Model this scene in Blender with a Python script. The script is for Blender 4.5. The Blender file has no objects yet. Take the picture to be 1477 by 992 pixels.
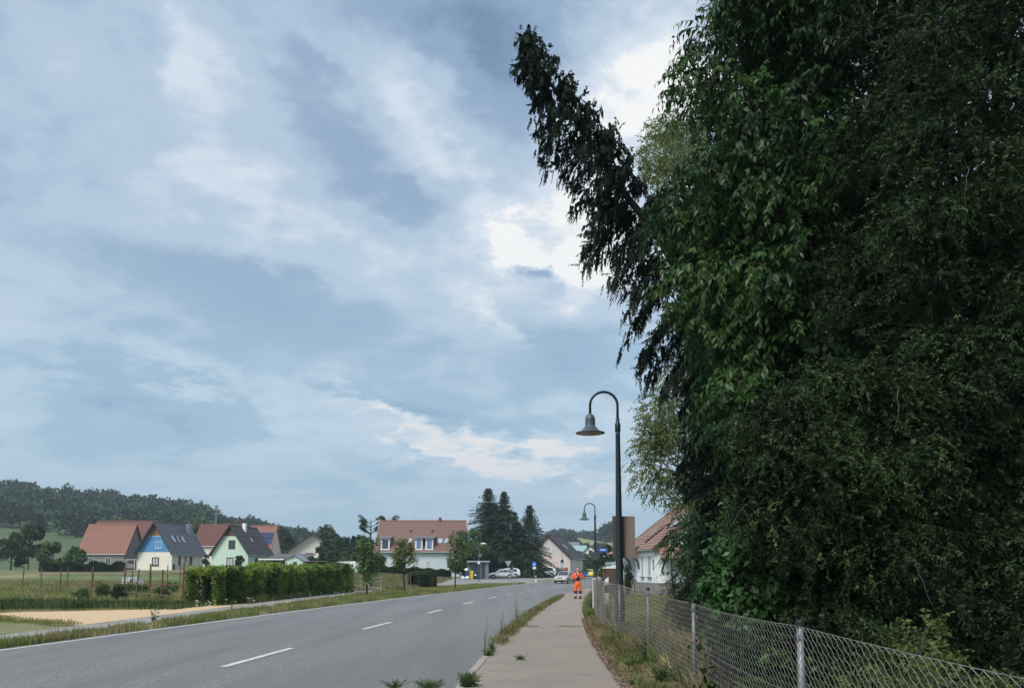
import bpy, bmesh, math, random, time
import numpy as np
from mathutils import Vector, Matrix
from math import radians, sin, cos, tan, pi, sqrt
random.seed(11)
T0 = time.time()
scn = bpy.context.scene
COL = scn.collection

# ------------------------------------------------------------------ camera
F, CX, HY, PITCH, EYE = 1100.0, 738.5, 823.0, radians(5.0), 1.68
PYC = HY - F * tan(PITCH)
cam = bpy.data.cameras.new("camera"); camo = bpy.data.objects.new("camera", cam); COL.objects.link(camo)
camo.location = (0, 0, EYE); camo.rotation_euler = (pi / 2 + PITCH, 0, 0)
cam.sensor_width = 36; cam.sensor_fit = 'HORIZONTAL'; cam.lens = 36 * F / 1477
cam.shift_x = 0.0; cam.shift_y = (PYC - 496) / 1477
cam.clip_start = 0.1; cam.clip_end = 6000
scn.camera = camo

def ray(px, py):
    a = (px - CX) / F; b = (PYC - py) / F
    v = Vector((a, cos(PITCH) - b * sin(PITCH), sin(PITCH) + b * cos(PITCH)))
    return v / v.y
def P(px, py, d):          # the point at distance d (along y) seen at that place of the photograph
    r = ray(px, py)
    return Vector((r.x * d, d, EYE + r.z * d))
def G(px, py):             # the point of the flat ground seen there
    r = ray(px, py); d = -EYE / r.z
    return (r.x * d, d)
def X(px, d): return (px - CX) / F * cos(PITCH) * d

# ------------------------------------------------------------------ world and sun
SUN_EL, SUN_DIR = radians(50), Vector((-0.55, -0.84, 0)).normalized()
world = bpy.data.worlds.new("World"); scn.world = world; world.use_nodes = True
nt = world.node_tree; nt.nodes.clear()
def N(t, **k):
    n = nt.nodes.new(t)
    for a, b in k.items(): setattr(n, a, b)
    return n
def srgb(*c):
    return tuple((x / 255 / 12.92 if x / 255 <= .04045 else ((x / 255 + .055) / 1.055) ** 2.4) for x in c)
L_ = nt.links.new
tc = N('ShaderNodeTexCoord'); 
def vmath(op, a=None, b=None, **k):
    n = N('ShaderNodeVectorMath', operation=op)
    for i, v in enumerate((a, b)):
        if v is None: continue
        if hasattr(v, 'is_linked') or hasattr(v, 'links'): L_(v, n.inputs[i])
        else: n.inputs[i].default_value = v
    return n
def fmath(op, a=None, b=None, c=None, clamp=False):
    n = N('ShaderNodeMath', operation=op, use_clamp=clamp)
    for i, v in enumerate((a, b, c)):
        if v is None: continue
        if hasattr(v, 'links'): L_(v, n.inputs[i])
        else: n.inputs[i].default_value = v
    return n.outputs[0]
direction = vmath('NORMALIZE', tc.outputs['Generated']).outputs[0]
sep = N('ShaderNodeSeparateXYZ'); L_(direction, sep.inputs[0])
zpos = fmath('MAXIMUM', sep.outputs[2], 0.0)
den = fmath('ADD', zpos, 0.22)
cmb = N('ShaderNodeCombineXYZ'); L_(fmath('DIVIDE', sep.outputs[0], den), cmb.inputs[0]); L_(fmath('DIVIDE', sep.outputs[1], den), cmb.inputs[1])
def noise(vec, scale, detail, rough=.55, dist=0.0):
    n = N('ShaderNodeTexNoise'); L_(vec, n.inputs['Vector']); n.inputs['Scale'].default_value = scale
    n.inputs['Detail'].default_value = detail; n.inputs['Roughness'].default_value = rough; n.inputs['Distortion'].default_value = dist
    return n
warp = noise(cmb.outputs[0], 1.7, 5, .6)
wv = vmath('MULTIPLY', vmath('SUBTRACT', warp.outputs['Color'], (.5, .5, .5)).outputs[0], (.17, .17, .15))
warp2 = noise(cmb.outputs[0], 6.0, 7, .68)
wv2 = vmath('MULTIPLY', vmath('SUBTRACT', warp2.outputs['Color'], (.5, .5, .5)).outputs[0], (.13, .13, .13))
dirw = vmath('ADD', vmath('ADD', direction, wv.outputs[0]).outputs[0], wv2.outputs[0]).outputs[0]
mp = N('ShaderNodeMapping'); mp.inputs['Rotation'].default_value = (0, 0, radians(-24)); mp.inputs['Scale'].default_value = (1.0, 1.15, 1); L_(cmb.outputs[0], mp.inputs[0])
nz = noise(mp.outputs[0], 1.9, 9, .55, .35)
nz2 = noise(mp.outputs[0], 5.5, 8, .62, .1)
field = fmath('ADD', fmath('MULTIPLY', fmath('SUBTRACT', nz.outputs[0], .5), .92), fmath('MULTIPLY', fmath('SUBTRACT', nz2.outputs[0], .5), .5))
field = fmath('ADD', field, .545)
bank = None
# cloud banks: place in the photograph (px, py), half sizes, tilt, strength
BANKS = [(730, 335, 85, 36, -22, .46), (770, 375, 60, 26, -14, .22), (940, 70, 75, 110, 15, .40), (880, 150, 80, 60, 0, .18), (690, 458, 44, 18, -35, .22), (742, 488, 30, 12, -20, .18),
         (560, 592, 75, 11, -12, .42), (760, 668, 170, 16, -8, .34), (640, 640, 200, 26, -10, .16), (850, 250, 70, 90, 0, .2), (860, 360, 60, 60, 0, .3),
         (300, 90, 110, 60, -32, .20), (590, 120, 130, 55, -42, .20), (455, 60, 45, 24, -40, .14), (225, 60, 50, 45, -50, .12), (300, 240, 200, 60, -12, .14), (620, 210, 110, 30, -30, .12),
         (900, 560, 80, 60, 0, .14), (450, 370, 150, 30, -12, .10), (560, 330, 140, 30, 10, .12), (320, 560, 120, 14, -18, .08),
         (760, 120, 80, 65, -50, -.30), (560, 262, 190, 44, -14, -.16), (760, 25, 180, 45, 0, -.18), (425, 110, 40, 50, 10, -.12), (200, 40, 30, 60, 10, -.15), (640, 40, 120, 30, -20, -.18),
         (650, 592, 160, 18, -10, -.26), (240, 590, 130, 26, -10, -.28), (370, 440, 170, 50, -14, -.20), (785, 395, 28, 16, -10, -.62), (820, 520, 80, 34, -20, -.25),
         (596, 657, 20, 7, 0, -.3), (640, 664, 25, 6, 0, -.2), (220, 190, 60, 30, -20, -.15), (700, 560, 120, 30, -15, -.1), (480, 200, 50, 16, -30, -.1)]
for (bx, by, sa, sb, tilt, amp) in BANKS:
    c = ray(bx, by); d3 = c.length; c = c.normalized()
    right = Vector((c.y, -c.x, 0)).normalized(); up = right.cross(c).normalized()
    t = radians(tilt); e1 = right * cos(t) + up * sin(t); e2 = -right * sin(t) + up * cos(t)
    k1 = F * d3 / sa; k2 = F * d3 / sb
    u = fmath('SUBTRACT', vmath('DOT_PRODUCT', dirw, tuple(e1 * k1)).outputs['Value'], 0.0)
    w = fmath('SUBTRACT', vmath('DOT_PRODUCT', dirw, tuple(e2 * k2)).outputs['Value'], 0.0)
    q = fmath('ADD', fmath('MULTIPLY', u, u), fmath('MULTIPLY', w, w))
    g = fmath('EXPONENT', fmath('MULTIPLY', q, -.7))
    bank = fmath('MULTIPLY', g, amp) if bank is None else fmath('MULTIPLY_ADD', g, amp, bank)
field = fmath('ADD', field, fmath('MULTIPLY', bank, fmath('MULTIPLY_ADD', nz2.outputs[0], 1.9, .12)))
def ramp(stops, fac):
    r = N('ShaderNodeValToRGB'); L_(fac, r.inputs[0])
    el = r.color_ramp.elements
    while len(el) < len(stops): el.new(.5)
    for e, (p, c) in zip(el, stops): e.position = p; e.color = (*srgb(*c), 1)
    r.color_ramp.interpolation = 'EASE'
    return r.outputs[0]
lo = ramp([(0, (122, 159, 189)), (.38, (157, 187, 210)), (.64, (190, 210, 225)), (1, (240, 236, 233))], field)
hi = ramp([(0, (104, 131, 163)), (.36, (143, 167, 195)), (.60, (178, 197, 217)), (.82, (210, 221, 233)), (1, (246, 246, 245))], field)
hmix = N('ShaderNodeMapRange', interpolation_type='SMOOTHSTEP'); L_(fmath('MULTIPLY_ADD', fmath('SUBTRACT', nz.outputs[0], .5), .25, zpos), hmix.inputs[0])
hmix.inputs[1].default_value = .17; hmix.inputs[2].default_value = .46
mx = N('ShaderNodeMixRGB'); L_(hmix.outputs[0], mx.inputs[0]); L_(lo, mx.inputs[1]); L_(hi, mx.inputs[2])
hz = N('ShaderNodeMapRange', interpolation_type='SMOOTHSTEP'); L_(zpos, hz.inputs[0]); hz.inputs[1].default_value = .20; hz.inputs[2].default_value = 0.0
mh = N('ShaderNodeMixRGB'); L_(fmath('MULTIPLY', hz.outputs[0], .62), mh.inputs[0]); L_(mx.outputs[0], mh.inputs[1]); mh.inputs[2].default_value = (*srgb(163, 193, 213), 1)
sky = N('ShaderNodeTexSky', sky_type='NISHITA'); sky.sun_disc = False; sky.sun_elevation = SUN_EL; sky.sun_rotation = math.atan2(SUN_DIR.x, SUN_DIR.y)
sc10 = vmath('MULTIPLY', mh.outputs[0], (10, 10, 10))
mfin = N('ShaderNodeMixRGB'); mfin.inputs[0].default_value = .95; L_(sky.outputs[0], mfin.inputs[1]); L_(sc10.outputs[0], mfin.inputs[2])
bg = N('ShaderNodeBackground'); bg.inputs[1].default_value = .1; L_(mfin.outputs[0], bg.inputs[0])
wo = N('ShaderNodeOutputWorld'); L_(bg.outputs[0], wo.inputs[0])
world.cycles.sampling_method = 'MANUAL'; world.cycles.sample_map_resolution = 512

sun = bpy.data.lights.new("sun", 'SUN'); suno = bpy.data.objects.new("sun", sun); COL.objects.link(suno)
sun.energy = 3.4; sun.angle = radians(24); sun.color = (1.0, .965, .91)
sd = SUN_DIR * cos(SUN_EL) + Vector((0, 0, sin(SUN_EL)))
suno.rotation_euler = sd.to_track_quat('Z', 'Y').to_euler()
vs = scn.view_settings; vs.view_transform = 'Standard'; vs.look = 'None'; vs.exposure = 0.14; vs.gamma = 1.0; vs.use_curve_mapping = False
scn.cycles.max_bounces = 6; scn.cycles.diffuse_bounces = 3; scn.cycles.transmission_bounces = 4; scn.cycles.transparent_max_bounces = 6
scn.cycles.volume_bounces = 0

# ------------------------------------------------------------------ materials
def _noise(nodes, links, vec, scale, detail=4, rough=.6):
    n = nodes.new('ShaderNodeTexNoise'); n.inputs['Scale'].default_value = scale; n.inputs['Detail'].default_value = detail; n.inputs['Roughness'].default_value = rough
    links.new(vec, n.inputs['Vector']); return n
def mat(name, c, c2=None, scale=3.0, rough=.7, bump=0.0, bscale=None, spec=.5, metal=0.0, detail=4, contrast=1.0, c3=None, scale3=.3, stretch=None, st3=None):
    m = bpy.data.materials.new(name); m.use_nodes = True
    nd, lk = m.node_tree.nodes, m.node_tree.links
    b = nd['Principled BSDF']; b.inputs['Roughness'].default_value = rough; b.inputs['Metallic'].default_value = metal
    b.inputs['Specular IOR Level'].default_value = spec
    t = nd.new('ShaderNodeTexCoord'); vec = t.outputs['Object']
    if stretch:
        mpn = nd.new('ShaderNodeMapping'); mpn.inputs['Scale'].default_value = stretch; lk.new(vec, mpn.inputs[0]); vec = mpn.outputs[0]
    if c2 is None: c2 = tuple(x * .8 for x in c)
    n = _noise(nd, lk, vec, scale, detail)
    r = nd.new('ShaderNodeValToRGB'); lk.new(n.outputs[0], r.inputs[0])
    w = .22 / contrast
    r.color_ramp.elements[0].position = .5 - w; r.color_ramp.elements[1].position = .5 + w
    r.color_ramp.elements[0].color = (*c2, 1); r.color_ramp.elements[1].color = (*c, 1)
    out = r.outputs[0]
    if c3:
        v3 = t.outputs['Object']
        if st3:
            mp3 = nd.new('ShaderNodeMapping'); mp3.inputs['Scale'].default_value = st3; mp3.inputs['Rotation'].default_value = (0, 0, radians(8)); lk.new(v3, mp3.inputs[0]); v3 = mp3.outputs[0]
        n3 = _noise(nd, lk, v3, scale3, 4)
        r3 = nd.new('ShaderNodeValToRGB'); lk.new(n3.outputs[0], r3.inputs[0]); r3.color_ramp.elements[0].position = .44; r3.color_ramp.elements[1].position = .62
        mm = nd.new('ShaderNodeMixRGB'); lk.new(r3.outputs[0], mm.inputs[0]); lk.new(out, mm.inputs[1]); mm.inputs[2].default_value = (*c3, 1); out = mm.outputs[0]
    lk.new(out, b.inputs['Base Color'])
    if bump:
        bn = _noise(nd, lk, vec, bscale or scale * 4, 5)
        bp = nd.new('ShaderNodeBump'); bp.inputs['Strength'].default_value = bump; bp.inputs['Distance'].default_value = .02
        lk.new(bn.outputs[0], bp.inputs['Height']); lk.new(bp.outputs[0], b.inputs['Normal'])
    return m
def leafmat(name, ca, cb, trans=.3, rough=.5, spec=.3, clump=None, cs=1.0):
    m = bpy.data.materials.new(name); m.use_nodes = True
    nd, lk = m.node_tree.nodes, m.node_tree.links
    b = nd['Principled BSDF']; b.inputs['Roughness'].default_value = rough; b.inputs['Specular IOR Level'].default_value = spec
    a = nd.new('ShaderNodeAttribute'); a.attribute_name = 'tint'
    mm = nd.new('ShaderNodeMixRGB'); mm.inputs[1].default_value = (*ca, 1); mm.inputs[2].default_value = (*cb, 1); lk.new(a.outputs['Fac'], mm.inputs[0])
    out = mm.outputs[0]
    if clump:
        t = nd.new('ShaderNodeTexCoord'); n = _noise(nd, lk, t.outputs['Object'], cs, 3)
        r = nd.new('ShaderNodeValToRGB'); lk.new(n.outputs[0], r.inputs[0]); r.color_ramp.elements[0].position = .42; r.color_ramp.elements[1].position = .62
        m2 = nd.new('ShaderNodeMixRGB'); lk.new(r.outputs[0], m2.inputs[0]); lk.new(out, m2.inputs[1]); m2.inputs[2].default_value = (*clump, 1); out = m2.outputs[0]
    lk.new(out, b.inputs['Base Color'])
    tr = nd.new('ShaderNodeBsdfTranslucent'); lk.new(out, tr.inputs[0])
    ms = nd.new('ShaderNodeMixShader'); ms.inputs[0].default_value = trans
    lk.new(b.outputs[0], ms.inputs[1]); lk.new(tr.outputs[0], ms.inputs[2]); lk.new(ms.outputs[0], nd['Material Output'].inputs[0])
    return m
def glassmat(name, c, rough=.08, spec=.8):
    return mat(name, c, tuple(x * .7 for x in c), 1.0, rough, spec=spec)

# ------------------------------------------------------------------ mesh helpers
class MB:
    def __init__(s): s.v = []; s.f = []
    def add(s, vs_, fs):
        o = len(s.v); s.v += [tuple(v) for v in vs_]; s.f += [tuple(i + o for i in f) for f in fs]; return s
    def box(s, x0, x1, y0, y1, z0, z1, B=None):
        vs_ = [(x, y, z) for z in (z0, z1) for y in (y0, y1) for x in (x0, x1)]
        if B is not None: vs_ = [B(*v) for v in vs_]
        return s.add(vs_, [(0, 2, 3, 1), (4, 5, 7, 6), (0, 1, 5, 4), (2, 6, 7, 3), (0, 4, 6, 2), (1, 3, 7, 5)])
    def quad(s, *p): return s.add(p, [tuple(range(len(p)))])
    def tube(s, pts, rad, sides=6, cap=True):
        pts = [Vector(p) for p in pts]; n = len(pts)
        if not hasattr(rad, '__len__'): rad = [rad] * n
        o = len(s.v); pv = None
        for i, p in enumerate(pts):
            t = (pts[min(i + 1, n - 1)] - pts[max(i - 1, 0)])
            if t.length < 1e-9: t = Vector((0, 0, 1))
            t.normalize()
            if pv is None:
                a = Vector((0, 0, 1)) if abs(t.z) < .9 else Vector((1, 0, 0)); pv = t.cross(a).normalized()
            else:
                pv = (pv - t * pv.dot(t)).normalized()
            q = t.cross(pv)
            for k in range(sides):
                an = 2 * pi * k / sides; s.v.append(tuple(p + (pv * cos(an) + q * sin(an)) * rad[i]))
        for i in range(n - 1):
            for k in range(sides):
                a = o + i * sides + k; b = o + i * sides + (k + 1) % sides
                s.f.append((a, b, b + sides, a + sides))
        if cap:
            s.f.append(tuple(o + k for k in reversed(range(sides)))); s.f.append(tuple(o + (n - 1) * sides + k for k in range(sides)))
        return s
    def lathe(s, prof, c=(0, 0, 0), sides=16, axis='z'):
        o = len(s.v)
        for (r, z) in prof:
            for k in range(sides):
                an = 2 * pi * k / sides; v = (r * cos(an), r * sin(an), z)
                if axis == 'x': v = (z, r * cos(an), r * sin(an))
                if axis == 'y': v = (r * cos(an), z, r * sin(an))
                s.v.append((c[0] + v[0], c[1] + v[1], c[2] + v[2]))
        for i in range(len(prof) - 1):
            for k in range(sides):
                a = o + i * sides + k; b = o + i * sides + (k + 1) % sides
                s.f.append((a, b, b + sides, a + sides))
        s.f.append(tuple(o + k for k in reversed(range(sides)))); s.f.append(tuple(o + (len(prof) - 1) * sides + k for k in range(sides)))
        return s
    def build(s, name, m, parent=None, smooth=False):
        me = bpy.data.meshes.new(name); me.from_pydata(s.v, [], s.f)
        if smooth: me.polygons.foreach_set('use_smooth', [True] * len(me.polygons))
        bm = bmesh.new(); bm.from_mesh(me); bmesh.ops.recalc_face_normals(bm, faces=bm.faces); bm.to_mesh(me); bm.free()
        me.materials.append(m); o = bpy.data.objects.new(name, me); COL.objects.link(o)
        if parent is not None: o.parent = parent
        return o
def tag(o, label=None, cat=None, group=None, kind=None):
    if label: o['label'] = label
    if cat: o['category'] = cat
    if group: o['group'] = group
    if kind: o['kind'] = kind
    return o
def thing(name, label, cat, loc=(0, 0, 0), rz=0, group=None):
    o = bpy.data.objects.new(name, None); COL.objects.link(o); o.location = loc; o.rotation_euler = (0, 0, rz); o.empty_display_size = .2
    return tag(o, label, cat, group)
def copy_tree(root, loc=None, rz=None, label=None):
    kids = {}
    for ob in COL.objects:
        if ob.parent: kids.setdefault(ob.parent.name, []).append(ob)
    def cp(o, par):
        c = o.copy(); COL.objects.link(c); c.parent = par
        for ch in kids.get(o.name, []): cp(ch, c)
        return c
    r = cp(root, None)
    if loc is not None: r.location = loc
    if rz is not None: r.rotation_euler = (0, 0, rz)
    if label: r['label'] = label
    return r

def np_mesh(name, V, quad_n, m, parent=None, tint=None, tri=False):
    """V: (n*k,3) with k = 4 (or 3) corners per leaf"""
    k = 3 if tri else 4
    nf = len(V) // k
    me = bpy.data.meshes.new(name)
    me.vertices.add(len(V)); me.vertices.foreach_set('co', V.astype(np.float32).ravel())
    me.loops.add(len(V)); me.loops.foreach_set('vertex_index', np.arange(len(V), dtype=np.int32))
    me.polygons.add(nf); me.polygons.foreach_set('loop_start', np.arange(0, len(V), k, dtype=np.int32))
    try: me.polygons.foreach_set('loop_total', np.full(nf, k, dtype=np.int32))
    except Exception: pass
    me.update(calc_edges=True)
    if tint is not None:
        a = me.attributes.new('tint', 'FLOAT', 'FACE'); a.data.foreach_set('value', tint.astype(np.float32))
    me.materials.append(m)
    o = bpy.data.objects.new(name, me); COL.objects.link(o)
    if parent is not None: o.parent = parent; o['kind'] = 'stuff'
    return o
def nrm(a): return a / (np.linalg.norm(a, axis=-1, keepdims=True) + 1e-9)
def leafquads(B, D, Nn, L, W, fold=.12, curl=.15):
    D = nrm(D); w = nrm(np.cross(D, Nn)); Nn = np.cross(w, D)
    L = np.asarray(L).reshape(-1, 1) * np.ones((len(B), 1)); W = np.asarray(W).reshape(-1, 1) * np.ones((len(B), 1))
    v = np.empty((len(B), 4, 3))
    mid = B + D * L * .42
    v[:, 0] = B; v[:, 1] = mid + w * W / 2 + Nn * W * fold; v[:, 2] = B + D * L - Nn * L * curl; v[:, 3] = mid - w * W / 2 + Nn * W * fold
    return v.reshape(-1, 3)
Z = np.array([0, 0, 1.0])
def fronds(rng, Pn, D, ln, k, lL, lW, droop=.3, spread=50, ldroop=.3, jit=.25, taper=.5, randn=.5):
    """leafy twigs: k leaves set left and right along a drooping axis -> leaf corners, tints"""
    n = len(Pn); D = nrm(D)
    up = nrm(Z + rng.normal(0, randn, (n, 3)))
    side = nrm(np.cross(D, up) + 1e-6)
    t = ((np.arange(k) + .5) / k)[None, :, None]
    ln = (np.asarray(ln).reshape(-1, 1, 1) * np.ones((n, 1, 1)))
    pos = Pn[:, None] + D[:, None] * ln * t - Z * droop * ln * t * t
    tan_ = nrm(D[:, None] - Z * 2 * droop * t)
    sg = np.where(np.arange(k) % 2 == 0, 1.0, -1.0)[None, :, None]
    s = radians(spread)
    ld = tan_ * cos(s) + side[:, None] * sg * sin(s) - Z * ldroop + rng.normal(0, jit, (n, k, 3))
    nn = nrm(np.cross(side[:, None] * np.ones((1, k, 1)), tan_) + rng.normal(0, jit, (n, k, 3)))
    sz = (1 - taper * t[..., 0] ** 2) * rng.uniform(.75, 1.2, (n, k))
    V = leafquads(pos.reshape(-1, 3), ld.reshape(-1, 3), nn.reshape(-1, 3), (lL * sz).reshape(-1), (lW * sz).reshape(-1))
    tint = np.clip(rng.uniform(0, 1, (n, 1)) * .6 + rng.uniform(0, .4, (n, k)), 0, 1).reshape(-1)
    return V, tint
def shell(rng, n, c, r, inner=.35, flat_bottom=0):
    u = nrm(rng.normal(0, 1, (n, 3)))
    if flat_bottom: u[:, 2] = np.where(u[:, 2] < -flat_bottom, -u[:, 2], u[:, 2])
    rad = rng.uniform(inner, 1, (n, 1)) ** .6
    return np.asarray(c) + u * rad * np.asarray(r), u
def sag(a, b, dz, n=5):
    a, b = Vector(a), Vector(b); out = []
    for i in range(n):
        t = i / (n - 1); p = a.lerp(b, t); p.z += dz * 4 * t * (1 - t); out.append(p)
    return out
def smooth(t): t = min(1, max(0, t)); return t * t * (3 - 2 * t)
def gz(x, y):
    b = smooth((-5 - x) / 17)
    return 1.85 * smooth((y - 60) / 90) * b + .6 * smooth((y - 85) / 55) * (1 - b)
def in_poly(x, y, poly):
    c = False; n = len(poly)
    for i in range(n):
        x1, y1 = poly[i]; x2, y2 = poly[(i + 1) % n]
        if (y1 > y) != (y2 > y) and x < (x2 - x1) * (y - y1) / (y2 - y1) + x1: c = not c
    return c
def catmull(pts, n=12):
    out = []; m = len(pts)
    for i in range(m - 1):
        p0 = Vector(pts[max(i - 1, 0)]); p1 = Vector(pts[i]); p2 = Vector(pts[i + 1]); p3 = Vector(pts[min(i + 2, m - 1)])
        for k in range(n):
            t = k / n
            out.append(.5 * ((2 * p1) + (p2 - p0) * t + (2 * p0 - 5 * p1 + 4 * p2 - p3) * t * t + (3 * p1 - p0 - 3 * p2 + p3) * t ** 3))
    out.append(Vector(pts[-1])); return out
def at_y(line, y):
    for a, b in zip(line, line[1:]):
        if a[1] <= y <= b[1] and b[1] > a[1]:
            t = (y - a[1]) / (b[1] - a[1]); return a[0] + (b[0] - a[0]) * t
    return line[-1][0] if y > line[-1][1] else line[0][0]
def resample(line, step):
    out = [line[0].copy()]; acc = 0
    for a, b in zip(line, line[1:]):
        seg = (b - a).length; 
        if seg < 1e-9: continue
        pos = step - acc
        while pos <= seg:
            out.append(a.lerp(b, pos / seg)); pos += step
        acc = (acc + seg) % step
    return out
# ------------------------------------------------------------------ palette
M = {}
M['ground'] = mat('meadow', (.155, .175, .06), (.095, .12, .038), 1.3, .95, .4, 8, c3=(.235, .20, .105), scale3=.09)
M['lawn'] = mat('lawn', (.095, .15, .04), (.06, .11, .026), 2.0, .95, .4, 30, c3=(.15, .15, .06), scale3=.3)
M['verge'] = mat('verge_soil', (.23, .165, .10), (.11, .085, .05), 5.0, .95, .6, 30, c3=(.12, .13, .05), scale3=1.2)
M['asphalt'] = mat('road_asphalt', (.26, .26, .258), (.09, .09, .09), 30, .85, .35, 120, c3=(.145, .146, .146), scale3=1.0, st3=(.75, .06, 1), contrast=1.5, detail=9)
M['asphalt_far'] = mat('side_asphalt', (.23, .225, .22), (.18, .178, .175), 30, .88, .2, c3=(.28, .27, .25), scale3=.2)
M['walk'] = mat('pavement_asphalt', (.335, .282, .235), (.225, .187, .155), 24, .9, .35, 120, c3=(.235, .207, .182), scale3=.7, contrast=1.3, detail=9)
M['path'] = mat('path_gravel', (.33, .31, .285), (.25, .235, .215), 25, .95, .3, c3=(.22, .21, .19), scale3=.5)
M['sand'] = mat('sand', (.62, .45, .27), (.50, .36, .21), 5, .95, .5, 30)
M['paint'] = mat('road_paint', (.70, .70, .67), (.40, .40, .385), 14, .7, .1, contrast=1.1, detail=8)
M['kerb'] = mat('kerb_concrete', (.40, .37, .32), (.27, .25, .21), 14, .9, .4, 60)
M['white'] = mat('white_plaster', (.84, .86, .88), (.78, .80, .82), 1.2, .85, .15, 20)
M['cream'] = mat('cream_plaster', (.80, .76, .66), (.71, .67, .58), .9, .85, .12, 20)
M['blue'] = mat('blue_plaster', (.085, .27, .52), (.07, .23, .45), 1.0, .8)
M['mint'] = mat('mint_plaster', (.56, .70, .58), (.49, .62, .51), .9, .85, .12, 20)
M['paleblue'] = mat('pale_blue_plaster', (.55, .62, .67), (.48, .55, .60), .6, .85, .1, 20)
M['pink'] = mat('pinkish_plaster', (.60, .53, .50), (.53, .47, .44), .8, .85, .1, 20)
M['base'] = mat('plinth_plaster', (.27, .26, .245), (.21, .20, .19), 3, .9, .3)
M['slate'] = mat('slate_blue_tile', (.085, .10, .13), (.055, .068, .09), 2.2, .42, .2, 20)
M['darktile'] = mat('dark_tile', (.060, .050, .047), (.035, .029, .028), 2.5, .6, .2, 20)
M['browntile'] = mat('brown_red_tile', (.150, .055, .042), (.10, .036, .028), 2.0, .65, .2, 20)
M['orangetile'] = mat('orange_tile', (.285, .125, .085), (.20, .085, .058), 2.2, .7, .2, 20)
M['salmontile'] = mat('salmon_tile', (.225, .125, .098), (.16, .088, .07), 2.5, .7, .2, 20, c3=(.18, .115, .095), scale3=.25)
M['bungtile'] = mat('weathered_orange_tile', (.32, .19, .145), (.18, .10, .078), 6, .75, .3, 30, c3=(.30, .20, .15), scale3=.9)
M['frame_w'] = mat('white_window_frame', (.78, .78, .77), (.7, .7, .69), 3, .5)
M['frame_d'] = mat('dark_window_frame', (.045, .03, .03), (.03, .02, .02), 3, .5)
M['glass'] = glassmat('window_glass', (.045, .055, .07)); M['curtain'] = mat('curtain_white', (.5, .52, .55), (.36, .38, .41), 3, .5, spec=.8)
M['skyglass'] = glassmat('skylight_glass', (.50, .56, .62), .12)
M['solar'] = glassmat('solar_glass', (.025, .05, .14), .1)
M['zinc'] = mat('zinc_sheet', (.30, .32, .34), (.24, .26, .28), 2, .4, metal=.6)
M['brownwood'] = mat('brown_wood', (.13, .075, .045), (.08, .045, .028), 12, .75, .3, 40)
M['greywood'] = mat('weathered_wood', (.27, .18, .12), (.16, .11, .08), 10, .85, .4, 40, stretch=(1, 1, .15))
M['board'] = mat('hardboard_back', (.205, .165, .132), (.15, .12, .095), 2.6, .7, .1, 30, stretch=(2.5, 2.5, .3))
M['lamp'] = mat('dark_green_lamp_paint', (.018, .030, .034), (.010, .018, .021), 6, .38, .1, 40)
M['lampshade'] = mat('lamp_shade_paint', (.075, .11, .125), (.055, .085, .10), 6, .4)
M['lampglass'] = mat('lamp_underside', (.34, .27, .21), (.26, .21, .16), 8, .4)
M['galv'] = mat('galvanised_steel', (.32, .33, .34), (.18, .19, .20), 16, .5, .15, 60, metal=.5)
M['wire'] = mat('fence_wire', (.28, .27, .255), (.15, .145, .135), 10, .5, metal=.3)
M['black'] = mat('black_plastic', (.012, .012, .014), (.009, .009, .01), 5, .45)
M['tyre'] = mat('rubber', (.014, .014, .015), (.01, .01, .011), 9, .85)
M['rim'] = mat('alloy', (.45, .46, .48), (.36, .37, .39), 5, .35, metal=.6)
M['bark'] = mat('bark', (.085, .065, .05), (.035, .027, .022), 9, .95, .8, 30, stretch=(1, 1, .25))
M['bark_dark'] = mat('dark_bark', (.04, .032, .027), (.018, .015, .013), 9, .95, .8, 30)
M['birchbark'] = mat('birch_bark', (.30, .28, .26), (.08, .07, .065), 5, .9, .5, 20)
M['twig'] = mat('grey_twig', (.13, .11, .095), (.07, .06, .05), 9, .95)
M['cherry'] = leafmat('cherry_leaf', (.020, .055, .013), (.068, .145, .028), .36, .45, .28, (.014, .045, .014), .7)
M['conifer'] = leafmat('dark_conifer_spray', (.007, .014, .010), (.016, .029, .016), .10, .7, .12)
M['thuja'] = leafmat('cypress_spray', (.017, .040, .014), (.058, .095, .030), .16, .6, .16, (.012, .022, .009), 1.1)
M['thuja_tip'] = leafmat('cypress_tip', (.085, .10, .035), (.15, .165, .065), .2, .5, .3)
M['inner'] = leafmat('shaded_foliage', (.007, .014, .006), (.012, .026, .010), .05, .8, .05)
M['birch'] = leafmat('birch_leaf', (.085, .125, .040), (.20, .245, .08), .42, .5, .3)
M['elder'] = leafmat('elder_leaf', (.022, .066, .016), (.055, .13, .032), .25, .45, .4)
M['creeper'] = leafmat('creeper_leaf', (.045, .07, .018), (.15, .17, .045), .25, .6, .2)
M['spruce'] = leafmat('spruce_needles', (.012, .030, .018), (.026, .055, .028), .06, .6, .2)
M['street'] = leafmat('street_tree_leaf', (.045, .10, .03), (.13, .20, .06), .25, .5, .35)
M['street_b'] = leafmat('yellowing_tree_leaf', (.075, .11, .03), (.15, .18, .06), .25, .5, .35)
M['fartree'] = leafmat('distant_leaf', (.030, .060, .026), (.075, .115, .045), .15, .6, .2, (.025, .05, .026), .08)
M['farlight'] = leafmat('distant_light_leaf', (.07, .11, .04), (.12, .16, .06), .15, .6, .2)
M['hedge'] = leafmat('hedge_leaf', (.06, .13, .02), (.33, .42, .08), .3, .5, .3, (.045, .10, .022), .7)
M['boxhedge'] = leafmat('dense_hedge_leaf', (.020, .050, .018), (.045, .085, .028), .15, .5, .3)
M['grass'] = leafmat('grass_blade', (.10, .15, .035), (.26, .30, .09), .35, .6, .2, (.33, .29, .14), .5)
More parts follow.
